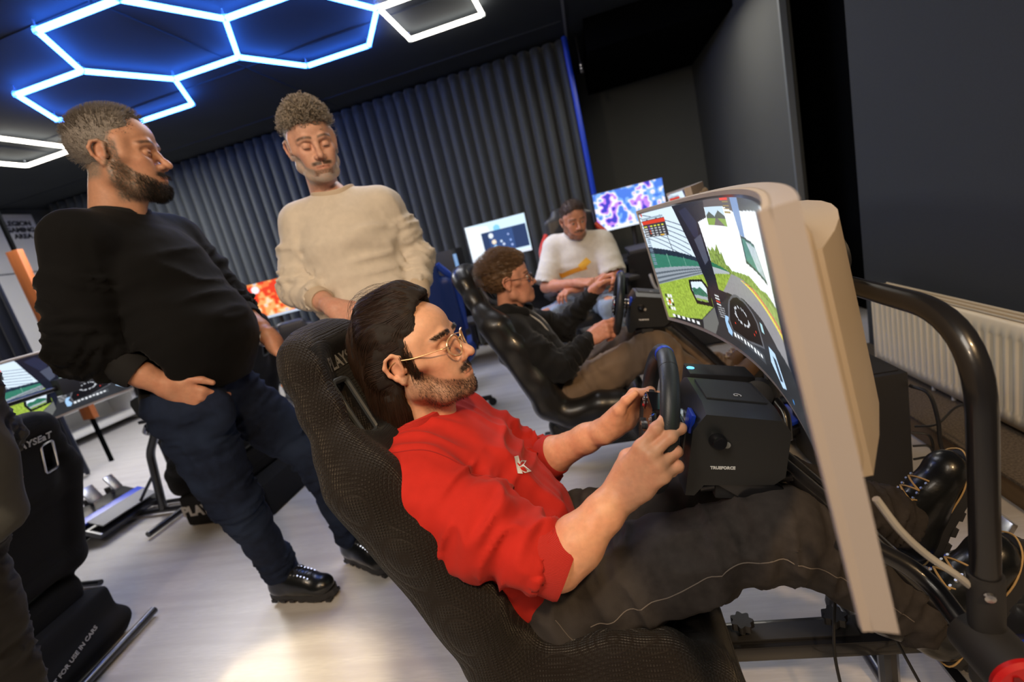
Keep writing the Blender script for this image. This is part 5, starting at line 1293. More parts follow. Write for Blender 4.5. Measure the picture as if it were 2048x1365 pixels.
dd = desk('black desk with white cables behind the second steering wheel', (.80, 4.02, 0), 1.1, .5, .86)
bm = B(); box(bm, (-.22, -.262, .52), (.10, .01, .05)); obj('amber_label', bm, emis('amber_badge', (1., .55, .15), .5), dd)
bm = B(); box(bm, (0, -.255, .43), (1.15, .012, .80)); obj('front_panel', bm, M['blackmetal'], dd)
# ------------------------------------------------------------------ the cast
def V3(*a): return np.array(a, float)
def Sk(*a): return np.array(srgb(*a))
def lower_arm_watch(parent, a, b, r, label=None):
    u = (Vector(b)-Vector(a)).normalized(); X = u.orthogonal().normalized(); Y = u.cross(X); bm = B()
    tube(bm, [Vector(a)+(X*cos(q)+Y*sin(q))*r for q in np.linspace(0, 2*pi, 28, endpoint=False)], .0065, 8, closed=True); o = obj('wristwatch', bm, M['steel'], parent, smooth=True); return o
skinm = skinmat('skin', .48)
def cloth(name, col, rough=.85, sheen=.25, sc=900, b=.5, noise=(40, .06)): return mat(name, col, rough, sheen=sheen*.6, bump=(sc, b, .0008), noise=noise, spec=.2)
# --- man in red (front driver)
red = cloth('red_cotton', srgb(196, 44, 34), .85, .10); redr = mat('red_rib', srgb(188, 40, 30), .85, wave=(190, .7, .001, 'Z'))
jean = mat('black_denim', srgb(56, 52, 51), .85, noise=(60, .25), bump=(700, .6, .0008), blotch=(5, srgb(70, 66, 65)), spec=.2)
J = dict(neck=(-.472, .915, .822), sl=(-.420, 1.090, .770), sr=(-.408, .748, .775), chest=(-.385, .915, .70), belly=(-.300, .915, .56), pelvis=(-.255, .915, .450),
         el=(-.265, 1.135, .60), er=(-.165, .705, .635), wl=(-.035, 1.030, .728), wr=(-.030, .765, .724),
         hl=(-.20, 1.005, .455), hr=(-.20, .825, .455), kl=(.215, 1.04, .575), kr=(.225, .815, .575), al=(.56, 1.12, .34), ar=(.47, .90, .30))
J['headT'] = headT((-.411, .938, 1.000), radians(0), radians(-9), 0)
hp = dict(skin=Sk(224, 170, 138), browc=(.045, .028, .02), brow=.95, lid=.93, jaw=.97, neck=((-.030, 0, -.07), (-.062, 0, -.21)), neckr=.054,
          beard=dict(dens=.55, col=(.085, .05, .035), must=(.04, .026, .018), chin=(.05, .032, .022), stip=.35, side=.2), mole=[(.074, -.040, -.050)], hsc=.98, armc=(1.0, .97, .93))
W_ = dict(chest=.118, belly=.118, pelvis=.112, sh=.062, trap=.045, arm=.046, thigh=.084, knee=.060, wide=1.38)
rh = dict(curl=[(16, 40, 28), (26, 44, 34), (52, 62, 40), (58, 66, 42)], spread=[.10, .00, -.05, -.10], thumb=[(.040, .038, -.020), (.068, .030, -.038), (.088, .020, -.052)])
lh = dict(curl=[(40, 70, 40), (48, 74, 45), (54, 76, 45), (60, 76, 45)], spread=[.06, .0, -.04, -.08], thumb=[(.040, .040, -.012), (.068, .050, -.012), (.092, .050, -.014)])
HR = basis(J['wr'], (.68, -.20, .68), (-.30, -.90, .36)); HL = basis(J['wl'], (.80, .06, .52), (-.35, .80, .38))
cl = dict(skinm=skinm, shirtm=red, ribm=redr, legm=jean, hem=((-.238, .915, .490), (.55, 0, -.83)), cuff_l=.16, cuff_r=-.10, tight_r=True, coll=.040, waist=((-.272, .915, .53), (-.5, 0, .87)),
          g=.014, ag=.015, sf=.011, tf=.010, seed=3, legend=.066, folds=[((-.45, .80, .84), (-.20, .80, .60), .12, .05, .007, True), ((-.42, 1.0, .80), (-.20, .98, .58), .14, .05, .006, True)])
P1 = person('man in red sweatshirt with glasses driving the nearest racing rig', J, hp, W_, {'l': (HL, lh, -1), 'r': (HR, rh, 1)}, cl, hh=.0019, hc=.006, handh=.0021)
drv, body, sw, tr = P1; HT = J['headT']
gold = mat('gold_frame', srgb(226, 184, 138), .25, .5); lensm = mat('lens_glass', (1, 1, 1), .03)
lensm.node_tree.nodes['Principled BSDF'].inputs['Alpha'].default_value = .05
glasses(drv, HT, gold, lensm, .050, .044)
# hair: slicked back, long at the nape
hb = Field()
hb.el((-.020, 0, .044), (.102, .083, .092), k=.02); hb.el((.020, 0, .082), (.068, .058, .052), k=.03)
hb.ch([(.058, .0, .100), (.02, 0, .124), (-.05, 0, .116), (-.10, 0, .075)], [.022, .028, .030, .03], .03)
for s in (-1, 1): hb.ch([(-.030, s*.060, .06), (-.055, s*.062, .0), (-.062, s*.056, -.07), (-.060, s*.046, -.135)], [.030, .030, .026, .014], .03)
hb.ch([(-.10, 0, .03), (-.100, 0, -.05), (-.088, 0, -.14)], [.04, .04, .022], .03)
for s in (-1, 1): hb.rc((.024, s*.066, .03), (.022, s*.0655, -.030), .012, .004, .01)
hb.rc((.112, -.1, .008), (.112, .1, .008), .066, .066, .02, 's'); hb.el((.115, 0, -.07), (.080, .2, .085), k=.006, m='s'); hb.rc((.070, 0, .058), (.105, 0, .060), .052, .05, .02, 's')
for s in (-1, 1): hb.el((-.014, s*.084, -.008), (.023, .030, .034), k=.006, m='s'); hb.rc((.02, s*.05, -.12), (-.01, s*.05, -.075), .045, .03, .01, 's')
V, Q = hb.mesh(.003, 2); V = V+vnormals(V, Q)*((vnoise(V/np.array([.030, .006, .012]), 3)-.5)*.005)[:, None]
m_hair = mat('dark_brown_hair', srgb(48, 33, 24), .38, noise=(60, .3), spec=.5, stretch=(1, 6, 1)); 
hair = link('hair', npmesh(xf(V, HT), Q), mat('hair_underlayer', srgb(26, 17, 12), .8), drv)
def slick(P, r):
    x, y, z = P[:, 0], P[:, 1], P[:, 2]; t = sst(.11, .02, z)+sst(-.04, -.09, x); t = np.clip(t, 0, 1)
    e = ((np.abs(y) > .050)*sst(.062, .046, np.sqrt((x+.012)**2+(z-.004)**2)))[:, None]; d = np.stack([-1.0*(1-.62*t), -.0*y, -.10-1.25*t], 1)+r.normal(0, .05, (len(P), 3))
    return d*(1-e)+e*np.array([-1.2, 0, .05])
hair_strands(hb, HT, 7000, lambda V: 1.*~((np.abs(V[:, 1]) > .058) & (np.sqrt((V[:, 0]+.010)**2+(V[:, 2]-.0)**2) < .043))*((V[:, 0] < -.02) | (V[:, 2] > .045))+1e-9, slick, 8, .0095, .00052, [.06, .02, .0], m_hair, hair, 1, V=V)
hair_strands(hb, HT, 2600, lambda V: ((np.abs(V[:, 1]) > .05) & (V[:, 0] < -.012) & (V[:, 2] < .06))*1.+1e-9, slick, 6, .008, .0005, [.1, .05, .0], m_hair, hair, 3, V=V, name='side_strands')
hair_strands(hb, HT, 160, lambda V: (V[:, 2] > .09)*1.0+.02, slick, 9, .011, .0003, [.45, .35, .15, .0, -.05], m_hair, hair, 2, V=V)
dvf = head_field(hp); dV, dQ = dvf.mesh(.004, 0)
hair_strands(dvf, HT, 700, lambda V: ((np.abs(V[:, 1]) > .056) & (V[:, 0] > .004) & (V[:, 0] < .026) & (V[:, 2] < .045) & (V[:, 2] > -.028))*1.+1e-9, lambda P, r: np.stack([-.08+P[:, 0]*0, P[:, 1]*0, -1+P[:, 0]*0], 1)+r.normal(0, .08, (len(P), 3)), 4, .0045, .0004, [.2, .0, -.1, -.1], m_hair, hair, 6, name='sideburns', V=dV)
def drv_beard(V): x, y, z = V.T; zl = np.interp(x, [-.01, .02, .05, .075, .09], [-.024, -.030, -.056, -.066, -.080]); return ((z < zl) & (z > -.118) & (x > .004) & ~((x > .08) & (np.abs(y) < .024) & (z > -.0835)))*1.+((x > .07) & (z > -.0645) & (z < -.053) & (np.abs(y) < .030) & (np.abs(y) > .002))*3.+((x > .06) & (z < -.085))*.8+1e-9
hair_strands(dvf, HT, 2600, drv_beard, lambda P, r: np.stack([.35+P[:, 0]*0, P[:, 1]*4, -1+P[:, 0]*0], 1)+r.normal(0, .3, (len(P), 3)), 3, .0017, .00025, [.5, .3, .2], mat('brown_stubble', srgb(58, 40, 30), .6), body, 7, name='stubble', V=dV)
hair_strands(dvf, HT, 420, lambda V: ((V[:, 0] > .04) & (np.abs(V[:, 1]) > .010) & (np.abs(V[:, 1]) < .056) & (np.abs(V[:, 2]-(.0245-.0*V[:, 0])) < .0042))*1.+1e-9, lambda P, r: np.stack([-.1+P[:, 0]*0, np.sign(P[:, 1])*1., .25+P[:, 0]*0], 1)+r.normal(0, .15, (len(P), 3)), 3, .003, .00035, [.3, .0, 0], m_hair, body, 9, name='eyebrows', V=dV)
# sweatshirt emblem
em = bpy.data.materials.new('x'); bpy.data.materials.remove(em)
me = text_mesh('k', .042, depth=.0030, bold=.003); EM = basis((-.230, .868, .745), (.93, .36, -.10), (.25, -.80, .55))
dg = bpy.context.evaluated_depsgraph_get(); tree = BVHTree.FromObject(sw, dg)
def decal(me, Tm, tree, name, m, parent, dirv, off=.0012):
    d = Vector(dirv).normalized()
    for v in me.vertices:
        p = Tm @ v.co; hit = tree.ray_cast(p+d*.12, -d, .3)
        v.co = (hit[0]+hit[1]*off) if hit[0] else p
    return link(name, me, m, parent)
decal(me, EM, tree, 'chest_emblem', M['white_text'], sw, (.25, -.80, .48), .0035)
m_rs = mat('red_seam', srgb(150, 18, 14), .85)
def ring_seam(tree, c, ax, r0, m, parent, a0=0., a1=2*pi, n=50, r=.0012):
    ax = Vector(ax).normalized(); X = ax.orthogonal().normalized(); Y = ax.cross(X); pts = []
    for a in np.linspace(a0, a1, n):
        d = X*cos(a)+Y*sin(a); h = tree.ray_cast(Vector(c)+d*r0, -d, r0)
        if h[0]: pts.append(h[0]+h[1]*.0002)
        elif len(pts) > 4: break
    if len(pts) > 4: bm = B(); tube(bm, pts, r, 5); obj('seam', bm, m, parent)
dirA = V3(*J['er'])-V3(*J['sr']); ring_seam(tree, V3(*J['sr'])+V3(-.0, .012, .01), (dirA[0]*.3, -1.0, dirA[2]*.2), .16, m_rs, sw)
lace_y = mat('tan_lace', srgb(180, 148, 98), .7); bootm = mat('black_boot_leather', srgb(18, 20, 22), .3, bump=(70, .25, .002), coat=.15)
shoe(drv, (.575, 1.12, .315), (.40, .06, .92), (-.92, -.05, .40), bootm, lace_y, welt=lace_y)
shoe(drv, (.50, .90, .275), (.52, .10, .85), (-.85, -.05, .52), bootm, lace_y, welt=lace_y)
# stitching line along the near thigh
dgt = BVHTree.FromObject(tr, bpy.context.evaluated_depsgraph_get())
def seam(tree, P, dirv, m, parent, r=.0009, n=24, name='seam'):
    pts = []; d = Vector(dirv).normalized()
    for p in bez([Vector(q) for q in P], n):
        h = tree.ray_cast(p+d*.2, -d, .5)
        if h[0]: pts.append(h[0]+h[1]*.0004)
    if len(pts) > 3: bm = B(); tube(bm, pts, r, 5); obj(name, bm, m, parent)
m_st = mat('seam_thread', srgb(112, 104, 98), .8)
seam(dgt, [(-.14, .74, .47), (.02, .74, .53), (.20, .74, .575), (.34, .77, .46), (.44, .8, .34)], (0, -1, 0), m_st, tr)
seam(dgt, [(-.20, .74, .50), (-.17, .74, .44), (-.10, .74, .42)], (0, -1, 0), m_st, tr)

# --- hooded driver
blk = cloth('black_cotton', srgb(24, 24, 25), .85, .2); blkr = mat('black_rib', srgb(22, 22, 23), .9, wave=(200, .6, .001, 'Z'))
khaki = mat('brown_cotton', srgb(118, 98, 80), .85, noise=(20, .1), bump=(500, .4, .001), sheen=.2)
o2 = V3(0, 1.245, 0)
J2 = dict(neck=(-.46, 2.165, .855), sl=(-.43, 2.335, .775), sr=(-.43, 1.995, .775), chest=(-.40, 2.165, .69), belly=(-.32, 2.165, .54), pelvis=(-.27, 2.165, .44),
          el=(-.24, 2.42, .66), er=(-.24, 1.965, .60), wl=(-.045, 2.36, .835), wr=(-.095, 2.08, .675), hl=(-.21, 2.25, .44), hr=(-.21, 2.08, .44), kl=(.18, 2.32, .60), kr=(.17, 2.09, .575), al=(.46, 2.33, .33), ar=(.40, 2.14, .31))
J2['headT'] = headT((-.405, 2.165, .992), radians(12), radians(-2), 0)
hp2 = dict(skin=Sk(206, 146, 120), browc=(.05, .03, .02), lid=.35, jaw=.94, neck=((-.030, 0, -.07), (-.055, 0, -.19)), neckr=.050, sc=.97, look=(0, 0))
W2 = dict(chest=.110, belly=.105, pelvis=.105, sh=.058, trap=.044, arm=.042, thigh=.080, knee=.062, wide=1.38)
HR2 = basis(J2['wr'], (.80, -.15, .30), (-.25, -.80, .5)); HL2 = basis(J2['wl'], (.80, .0, .45), (-.40, .60, .65))
cl2 = dict(skinm=skinm, shirtm=blk, ribm=blkr, legm=khaki, hem=((-.25, 2.16, .46), (.45, 0, -.89)), cuff_l=.85, cuff_r=.82, coll=.035, waist=((-.28, 2.16, .52), (-.5, 0, .87)), g=.018, ag=.018, sf=.010, seed=21, legend=.085, shirt='hoodie')
cst, b2, sw2, tr2 = person('young man in black hoodie and glasses driving the second rig', J2, hp2, W2, {'l': (HL2, GRIP, -1), 'r': (HR2, GRIP, 1)}, cl2, hh=.0032, hc=.009, handh=.003)
H2 = J2['headT']; glasses(cst, H2, mat('dark_frame', srgb(60, 44, 36), .3), lensm, .048, .036)
f = Field()   # hood lying on the shoulders, cords
f.ch([(-.36, 2.10, .845), (-.43, 2.055, .865), (-.51, 2.07, .86), (-.55, 2.165, .85), (-.51, 2.26, .86), (-.43, 2.275, .865), (-.36, 2.23, .845)], [.026, .036, .044, .048, .044, .036, .026], .03)
V, Q = f.mesh(.008, 1); V = folds(V, Q, [], base=.004, seed=5); link('hood', npmesh(V, Q), blk, sw2)
for y in (2.12, 2.20):
    bm = B(); tube(bm, bez([(-.345, y, .83), (-.295, y-.01, .78), (-.262, y, .70), (-.24, y, .62)], 5), .004, 6); obj('drawstring', bm, M['grey_text'], sw2)
def crop_hair(t, HT, top, sides, m, seed, n=2200, cut=None, reg=None, ln=.010, curl=0., dirfn=None, h=.0045, w=.0007, lift=(.5, .3, .1)):
    g = Field(); g.el((-.020, 0, .043), (.099+sides, .0785+sides, .088+sides), k=.02); g.el((.010, 0, .078), (.070, .060, .048+top*.4), k=.03)
    if top > .01: g.ch([(.050, 0, .085), (.0, 0, .100), (-.06, 0, .088)], [.026+top, .026+top, .024+top*.8], .03)
    g.rc((.105, -.1, -.02), (.105, .1, -.02), .080, .080, .015, 's'); g.el((.062, 0, -.06), (.085, .2, .105), k=.006, m='s')
    g.bx((-.02, 0, -.16), (.2, .2, .09), .02, None, .01, 's')
    for s in (-1, 1): g.el((-.010, s*.080, -.012), (.024, .032, .034), k=.006, m='s')
    g.rc((.093, 0, .052), (.11, 0, .052), .030, .03, .02, 's')
    if cut: cut(g)
    V, Q = g.mesh(h, 1); V = V+vnormals(V, Q)*((vnoise(V/.012, seed)-.5)*(.003+top*.25))[:, None]
    o = link('hair', npmesh(xf(V, HT), Q), m, t)
    dn = dirfn or (lambda P, r: np.stack([P[:, 0]*0+.6, P[:, 1]*2, -.3+P[:, 2]*2], 1)+r.normal(0, .3, (len(P), 3)))
    hair_strands(g, HT, n, reg or (lambda V: .3+(V[:, 2] > .06)*1.), dn, 5, ln/2.2, w, lift, m, o, seed, V=V, curl=curl); return o
m_h2 = mat('light_brown_hair', srgb(104, 78, 54), .5, noise=(60, .3))
crop_hair(cst, H2 @ Matrix.Scale(.97, 4), .024, .006, m_h2, 4, 2600, ln=.018, dirfn=lambda P, r: np.stack([P[:, 0]*0-.2, P[:, 1]*4, .15-P[:, 2]*0], 1)+r.normal(0, .15, (len(P), 3))+np.array([-.5, 0, .1]), w=.0009, lift=(.25, .05, -.1))
brb = mat('brown_suede', srgb(92, 68, 48), .75, noise=(30, .2)); 
shoe(cst, (.475, 2.34, .32), (.62, .05, .78), (-.78, -.05, .62), brb, mat('cream_lace', srgb(170, 150, 120), .7))
shoe(cst, (.425, 2.145, .30), (.66, .05, .75), (-.75, -.05, .66), brb, mat('cream_lace', srgb(170, 150, 120), .7))

# --- bearded man in black sweater, standing left
dj = mat('dark_blue_denim', srgb(22, 31, 52), .88, noise=(50, .3), bump=(700, .6, .001), blotch=(4, srgb(34, 46, 70)), spec=.2)
yw = radians(8); fw = V3(cos(yw), sin(yw), 0); lf = V3(-sin(yw), cos(yw), 0); c0 = V3(-1.375, 1.335, 0)
def at(f_, l_, z): return c0+fw*f_+lf*l_+V3(0, 0, z)
J3 = dict(neck=at(-.035, .0, 1.51), sl=at(-.02, .185, 1.45), sr=at(-.03, -.178, 1.455), chest=at(-.0, 0, 1.34), belly=at(.070, 0, 1.12), pelvis=at(.0, 0, .95),
          el=at(.05, .24, 1.20), er=at(-.09, -.235, 1.170), wl=at(.235, .12, 1.035), wr=at(.050, -.178, 1.005), hl=at(.01, .10, .92), hr=at(.01, -.10, .92),
          kl=V3(-1.215, 1.565, .53), kr=V3(-1.375, 1.305, .53), al=V3(-1.225, 1.62, .14), ar=V3(-1.445, 1.445, .14))
J3['headT'] = headT(at(.045, .0, 1.695), radians(26), radians(6), 0)
hp3 = dict(skin=Sk(192, 142, 114), browc=(.03, .02, .015), lid=.55, nose=1.0, jaw=1.02, sc=1.06, neck=((-.030, 0, -.07), (-.062, 0, -.20)), neckr=.061, look=(-.25, .05),
           beard=dict(dens=.8, col=(.15, .12, .095), chin=(.018, .014, .012), must=(.03, .022, .017), stip=1.1, side=1.), scalp=(.20, .16, .125))
W3 = dict(chest=.120, belly=.128, pelvis=.120, sh=.058, trap=.045, arm=.048, thigh=.088, knee=.062, wide=1.34)
HR3 = basis(J3['wr'], tuple(fw*.60+lf*.28+V3(0, 0, -.70)), tuple(-lf*.9+fw*.25+V3(0, 0, .1))); HL3 = basis(J3['wl'], tuple(fw*.25+lf*.05+V3(0, 0, -.9)), tuple(fw*.9+lf*.2))
PK_ = dict(curl=[(20, 30, 20)]*4, spread=[.05, 0, -.03, -.06], thumb=[(.040, .045, .004), (.070, .060, .010), (.098, .066, .012)])
cl3 = dict(skinm=skinm, shirtm=cloth('black_wool', srgb(11, 11, 12), .92, .08, 500, .6), ribm=blkr, legm=dj, hem=(at(0, 0, .945), (0, 0, -1)), cuff_l=.30, cuff_r=.42, coll=.045, waist=(at(0, 0, 1.0), (0, 0, 1)),
           g=.020, ag=.026, sf=.012, tf=.009, seed=33, legend=.060, shirt='sweater', bulge=[(at(.065, 0, 1.10), (.118, .155, .15))], pocket=[(tuple(J3['wr']+fw*.060+lf*.060+V3(0,0,-.115)), (.070, .050, .075))])
bm1, b3, sw3, tr3 = person('bearded man in black sweater standing with hand in jeans pocket', J3, hp3, W3, {'l': (HL3, PK_, -1), 'r': (HR3, PK_, 1)}, cl3, hh=.0028, hc=.009, handh=.003)
H3 = J3['headT'] @ Matrix.Scale(1.06, 4)
m_grey = mat('greying_short_hair', srgb(124, 116, 108), .65, noise=(300, .5))
crop_hair(bm1, H3, .004, .0015, m_grey, 8, 3800, ln=.0055, dirfn=lambda P, r: np.stack([P[:, 0]*3+.5, P[:, 1]*6, .2+P[:, 2]*5], 1)+r.normal(0, .35, (len(P), 3)), w=.0006, lift=(.9, .7, .5), cut=lambda g: g.rc((.075, -.02, .082), (.105, .02, .082), .030, .03, .02, 's'))
hf3 = head_field(hp3); hV, hQ = hf3.mesh(.004, 0)
def beard_reg(V): x, y, z = V.T; zl = np.interp(x, [-.01, .02, .05, .075, .09], [-.02, -.028, -.056, -.066, -.078]); return ((z < zl) & (z > -.125) & (x > -.0) & ~((x > .08) & (np.abs(y) < .026) & (z > -.0835)))*1.+((x > .08) & (z > -.064) & (z < -.052) & (np.abs(y) < .028))*1.5+((x > .06) & (z < -.085))*1.5+1e-9
hair_strands(hf3, H3, 1500, lambda V: beard_reg(V)*(V[:, 0] > .045), lambda P, r: np.stack([.3+P[:, 0]*0, P[:, 1]*4, -1+P[:, 0]*0], 1)+r.normal(0, .3, (len(P), 3)), 4, .0042, .0005, [.8, .6, .3, .2], mat('dark_beard', srgb(40, 33, 29), .7, noise=(200, .5)), b3, 4, name='beard', V=hV)
hair_strands(hf3, H3, 1500, lambda V: beard_reg(V)*(V[:, 0] < .055), lambda P, r: np.stack([.4+P[:, 0]*0, P[:, 1]*3, -1+P[:, 0]*0], 1)+r.normal(0, .3, (len(P), 3)), 3, .0032, .0004, [.6, .3, .1], mat('greying_beard', srgb(120, 100, 84), .7, noise=(200, .5)), b3, 5, name='side_beard', V=hV)
lower_arm_watch(bm1, J3['wl']+(J3['el']-J3['wl'])*.10, J3['wl'], .036)
shoe(bm1, J3['ar']+V3(0, 0, -.03), (1, -.06, -.02), (0, 0, 1), bootm, M['cable'])
shoe(bm1, J3['al']+V3(0, 0, -.03), (.88, -.42, -.02), (0, 0, 1), bootm, M['cable'])

# --- man in beige sweatshirt, standing behind the seat
yw = radians(-72); fw = V3(cos(yw), sin(yw), 0); lf = V3(-sin(yw), cos(yw), 0); c0 = V3(-.885, 1.735, 0)
beige = cloth('beige_cotton', srgb(214, 204, 190), .85, .15); beiger = mat('beige_rib', srgb(204, 186, 164), .9, wave=(200, .5, .001, 'Z')); bjean = mat('blue_denim', srgb(46, 66, 100), .85, noise=(50, .2))
J4 = dict(neck=at(-.01, .0, 1.465), sl=at(-.01, .145, 1.405), sr=at(-.01, -.160, 1.415), chest=at(.01, 0, 1.32), belly=at(.035, 0, 1.10), pelvis=at(.0, 0, .95),
          el=at(-.02, .215, 1.195), er=at(.03, -.225, 1.19), wl=at(.14, .195, 1.03), wr=at(.245, -.080, 1.10), hl=at(0, .09, .92), hr=at(0, -.09, .92), kl=at(.02, .11, .5), kr=at(-.02, -.10, .5), al=at(-.02, .12, .13), ar=at(-.12, -.11, .13))
J4['headT'] = headT(at(.035, -.025, 1.662), radians(-54), radians(13), radians(2))
hp4 = dict(skin=Sk(210, 162, 140), browc=(.06, .045, .035), lid=.96, jaw=.95, neck=((-.030, 0, -.07), (-.045, 0, -.20)), neckr=.055, look=(.1, .3),
           beard=dict(dens=.75, col=(.40, .36, .32), chin=(.44, .40, .37), must=(.09, .055, .04), stip=.6, side=.6, goat=(.13, .085, .06)), scalp=(.28, .24, .21))
W4 = dict(chest=.112, belly=.110, pelvis=.108, sh=.052, trap=.040, arm=.043, thigh=.082, knee=.058, wide=1.38)
HR4 = basis(J4['wr'], tuple(fw*.62+lf*.66+V3(0, 0, -.42)), tuple(fw*.55-lf*.2+V3(0, 0, .8))); HL4 = basis(J4['wl'], tuple(fw*.55+V3(0, 0, -.8)), tuple(lf*.9+fw*.3))
cl4 = dict(skinm=skinm, shirtm=beige, ribm=beiger, legm=bjean, hem=(at(0, 0, 1.0), (0, 0, -1)), cuff_l=.62, cuff_r=.52, coll=.042, waist=(at(0, 0, 1.05), (0, 0, 1)), g=.018, ag=.020, sf=.011, tf=.012, seed=44, legend=.07)
mb, b4, sw4, tr4 = person('grey-haired man in beige sweatshirt standing behind the nearest seat', J4, hp4, W4, {'l': (HL4, RELAX, -1), 'r': (HR4, RELAX, 1)}, cl4, hh=.003, hc=.009, handh=.003)
H4 = J4['headT']; m_curl = mat('grey_brown_curls', srgb(158, 148, 136), .6, noise=(90, .6))
crop_hair(mb, H4, .0105, .0, m_curl, 12, 3200, ln=.022, curl=1.9, dirfn=lambda P, r: np.stack([P[:, 0]*5+.7, P[:, 1]*8, P[:, 2]*5-.2], 1)+r.normal(0, .5, (len(P), 3)), w=.0014, lift=(.6, .2, -.1, -.2), cut=None, reg=lambda V: (V[:, 2]-.5*V[:, 0]*0 > .072)*1.+.02)
for s, q in (('l', (.9, .35)), ('r', (.9, -.35))): shoe(mb, J4['a'+s]+V3(0, 0, -.03), tuple(fw*q[0]+lf*q[1]), (0, 0, 1), bootm, M['cable'])

# --- man in white T-shirt, seated
yw = radians(-98); fw = V3(cos(yw), sin(yw), 0); lf = V3(-sin(yw), cos(yw), 0); c0 = V3(-.11, 3.50, 0)
J5 = dict(neck=at(.06, .02, 1.06), sl=at(.05, .175, .99), sr=at(.05, -.155, 1.03), chest=at(.03, 0, .90), belly=at(-.0, 0, .75), pelvis=at(-.05, 0, .60), el=at(.16, .235, .76), er=at(.17, -.25, .78), wl=at(.30, .0, .745), wr=at(.36, .02, .79),
          hl=at(0, .10, .58), hr=at(0, -.10, .58), kl=at(.42, .20, .62), kr=at(.44, -.24, .62), al=at(.40, .20, .12), ar=at(.42, -.25, .12))
J5['headT'] = headT(at(.13, .03, 1.185), radians(-72), radians(14), 0)
hp5 = dict(skin=Sk(200, 140, 112), browc=(.04, .03, .02), lid=.5, jaw=1., sc=1.0, neck=((-.030, 0, -.07), (-.075, 0, -.17)), neckr=.056, beard=dict(dens=.6, col=(.07, .05, .04), chin=(.04, .03, .022), must=(.05, .035, .03), stip=.7, side=.6), scalp=(.10, .075, .055))
HR5 = basis(J5['wr'], tuple(fw*.3+lf*.9+V3(0, 0, -.1)), tuple(fw*.3+V3(0, 0, .9))); HL5 = basis(J5['wl'], tuple(-lf*.8+fw*.4), (0, 0, 1))
cl5 = dict(skinm=skinm, shirtm=cloth('white_cotton', srgb(214, 210, 202), .85, .1), ribm=cloth('white_rib', srgb(206, 202, 196), .85, .1), legm=mat('light_denim', srgb(140, 156, 178), .85, noise=(40, .15)), hem=(at(0, 0, .60), (0, 0, -1)), cuff_l=-.05, cuff_r=-.05, coll=.036, waist=(at(0, 0, .66), (0, 0, 1)), g=.024, ag=.034, sf=.008, seed=55, legend=.07, shirt='t_shirt')
mw, b5, sw5, tr5 = person('man in white T-shirt sitting on a gaming chair, arms crossed forward', J5, hp5, W4, {'l': (HL5, RELAX, -1), 'r': (HR5, RELAX, 1)}, cl5, hh=.0045, hc=.012, handh=.0045, hb=.018)
crop_hair(mw, J5['headT'], .008, .003, mat('short_brown_hair', srgb(64, 46, 34), .6, noise=(200, .4)), 15, 1200, ln=.010, h=.005, w=.0008, lift=(.3, .1, 0))
lower_arm_watch(mw, J5['wl']+(J5['el']-J5['wl'])*.12, J5['wl'], .030)
tree5 = BVHTree.FromObject(sw5, bpy.context.evaluated_depsgraph_get())
bm = B(); bmesh.ops.create_grid(bm, x_segments=24, y_segments=4, size=.5); bm.transform(Matrix.Diagonal((.20, .030, 1, 1))); me = bpy.data.meshes.new('p'); bm.to_mesh(me); bm.free()
dv = tuple(fw*.95+V3(0, 0, .3)); decal(me, basis(at(.2, -.04, .86), tuple(lf+V3(0, 0, .1)), tuple(fw)), tree5, 'shirt_print', mat('orange_print', srgb(226, 160, 50), .7), sw5, dv, .002)
me2 = me.copy(); bm = B(); bmesh.ops.create_grid(bm, x_segments=10, y_segments=4, size=.5); bm.transform(Matrix.Diagonal((.08, .045, 1, 1))); bm.to_mesh(me2); bm.free(); me2.materials.clear(); decal(me2, basis(at(.2, .05, .895), tuple(lf+V3(0, 0, .7)), tuple(fw)), tree5, 'shirt_print', mat('yellow_print', srgb(240, 190, 70), .7), sw5, dv, .0025)
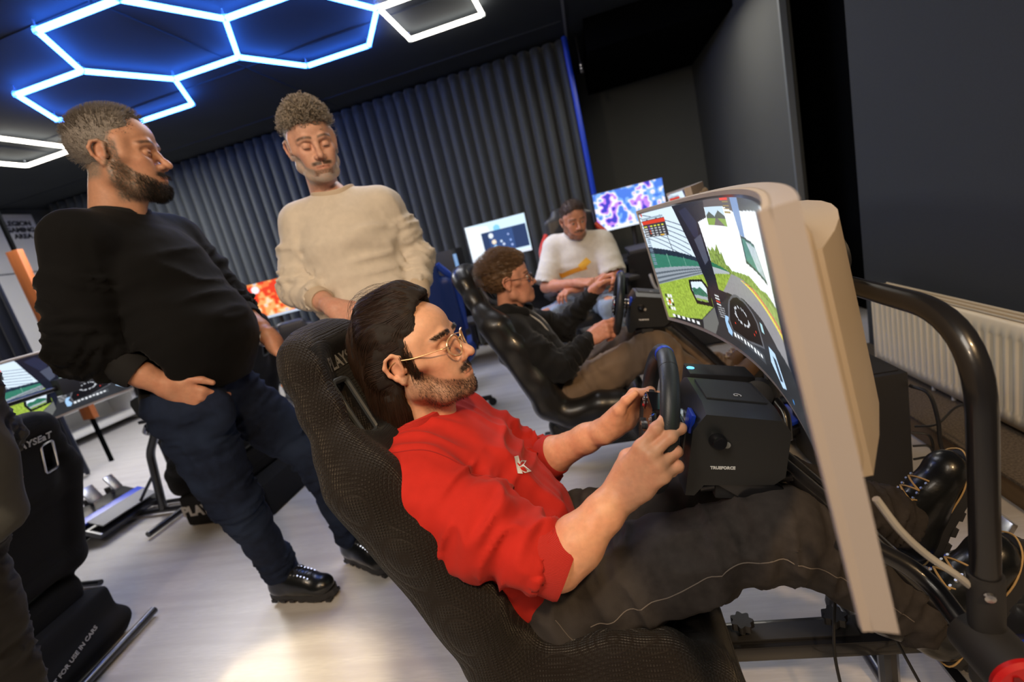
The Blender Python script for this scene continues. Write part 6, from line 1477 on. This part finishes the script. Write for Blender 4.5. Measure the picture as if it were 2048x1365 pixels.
for s in ('l', 'r'): shoe(mw, J5['a'+s]+V3(0, 0, -.03), tuple(fw), (0, 0, 1), mat('white_trainer', (.6, .6, .6), .5), M['greycable'])

# --- person in grey at the left edge
yw = radians(120); fw = V3(cos(yw), sin(yw), 0); lf = V3(-sin(yw), cos(yw), 0); c0 = V3(-1.60, .70, 0)
J6 = dict(neck=at(-.02, 0, 1.50), sl=at(-.02, .19, 1.43), sr=at(-.02, -.19, 1.43), chest=at(0, 0, 1.3), belly=at(.02, 0, 1.1), pelvis=at(0, 0, .93), el=at(.16, .2, 1.14), er=at(.16, -.10, 1.12), wl=at(.3, .08, 1.0), wr=at(.34, .02, 1.0),
          hl=at(0, .16, .9), hr=at(0, -.03, .9), kl=at(.02, .20, .5), kr=at(.02, -.0, .5), al=at(0, .24, .12), ar=at(0, .0, .12))
J6['headT'] = headT(at(.03, 0, 1.65), radians(120), .1, 0); hp6 = dict(hp5); hp6['beard'] = None
HR6 = basis(J6['wr'], tuple(fw*.6+V3(0, 0, -.7)), tuple(-lf)); HL6 = basis(J6['wl'], tuple(fw*.6+V3(0, 0, -.7)), tuple(lf))
cl6 = dict(skinm=skinm, shirtm=cloth('grey_cotton', srgb(66, 66, 64), .9, .2), ribm=cloth('grey_rib', srgb(62, 62, 60), .9, .2), legm=cloth('charcoal_cotton', srgb(36, 35, 35), .9, .2), hem=(at(0, 0, .90), tuple(fw*.25+V3(0, 0, -1))), cuff_l=.7, cuff_r=.7, coll=.04, waist=(at(0, 0, .98), (0, 0, 1)), g=.04, ag=.024, seed=66, legend=.08)
mp, b6, sw6, tr6 = person('person in grey sweatshirt and dark trousers, mostly outside the left edge', J6, hp6, W4, {'l': (HL6, RELAX, -1), 'r': (HR6, RELAX, 1)}, cl6, hh=.006, hc=.012, handh=.006, hb=.018)
mp.scale = (1, 1, .90)
crop_hair(mp, J6['headT'], .010, .006, m_h2, 18, 600, ln=.014, h=.008, w=.001)
for s in ('l', 'r'): shoe(mp, J6['a'+s]+V3(0, 0, -.03), tuple(fw), (0, 0, 1), bootm, M['cable'])
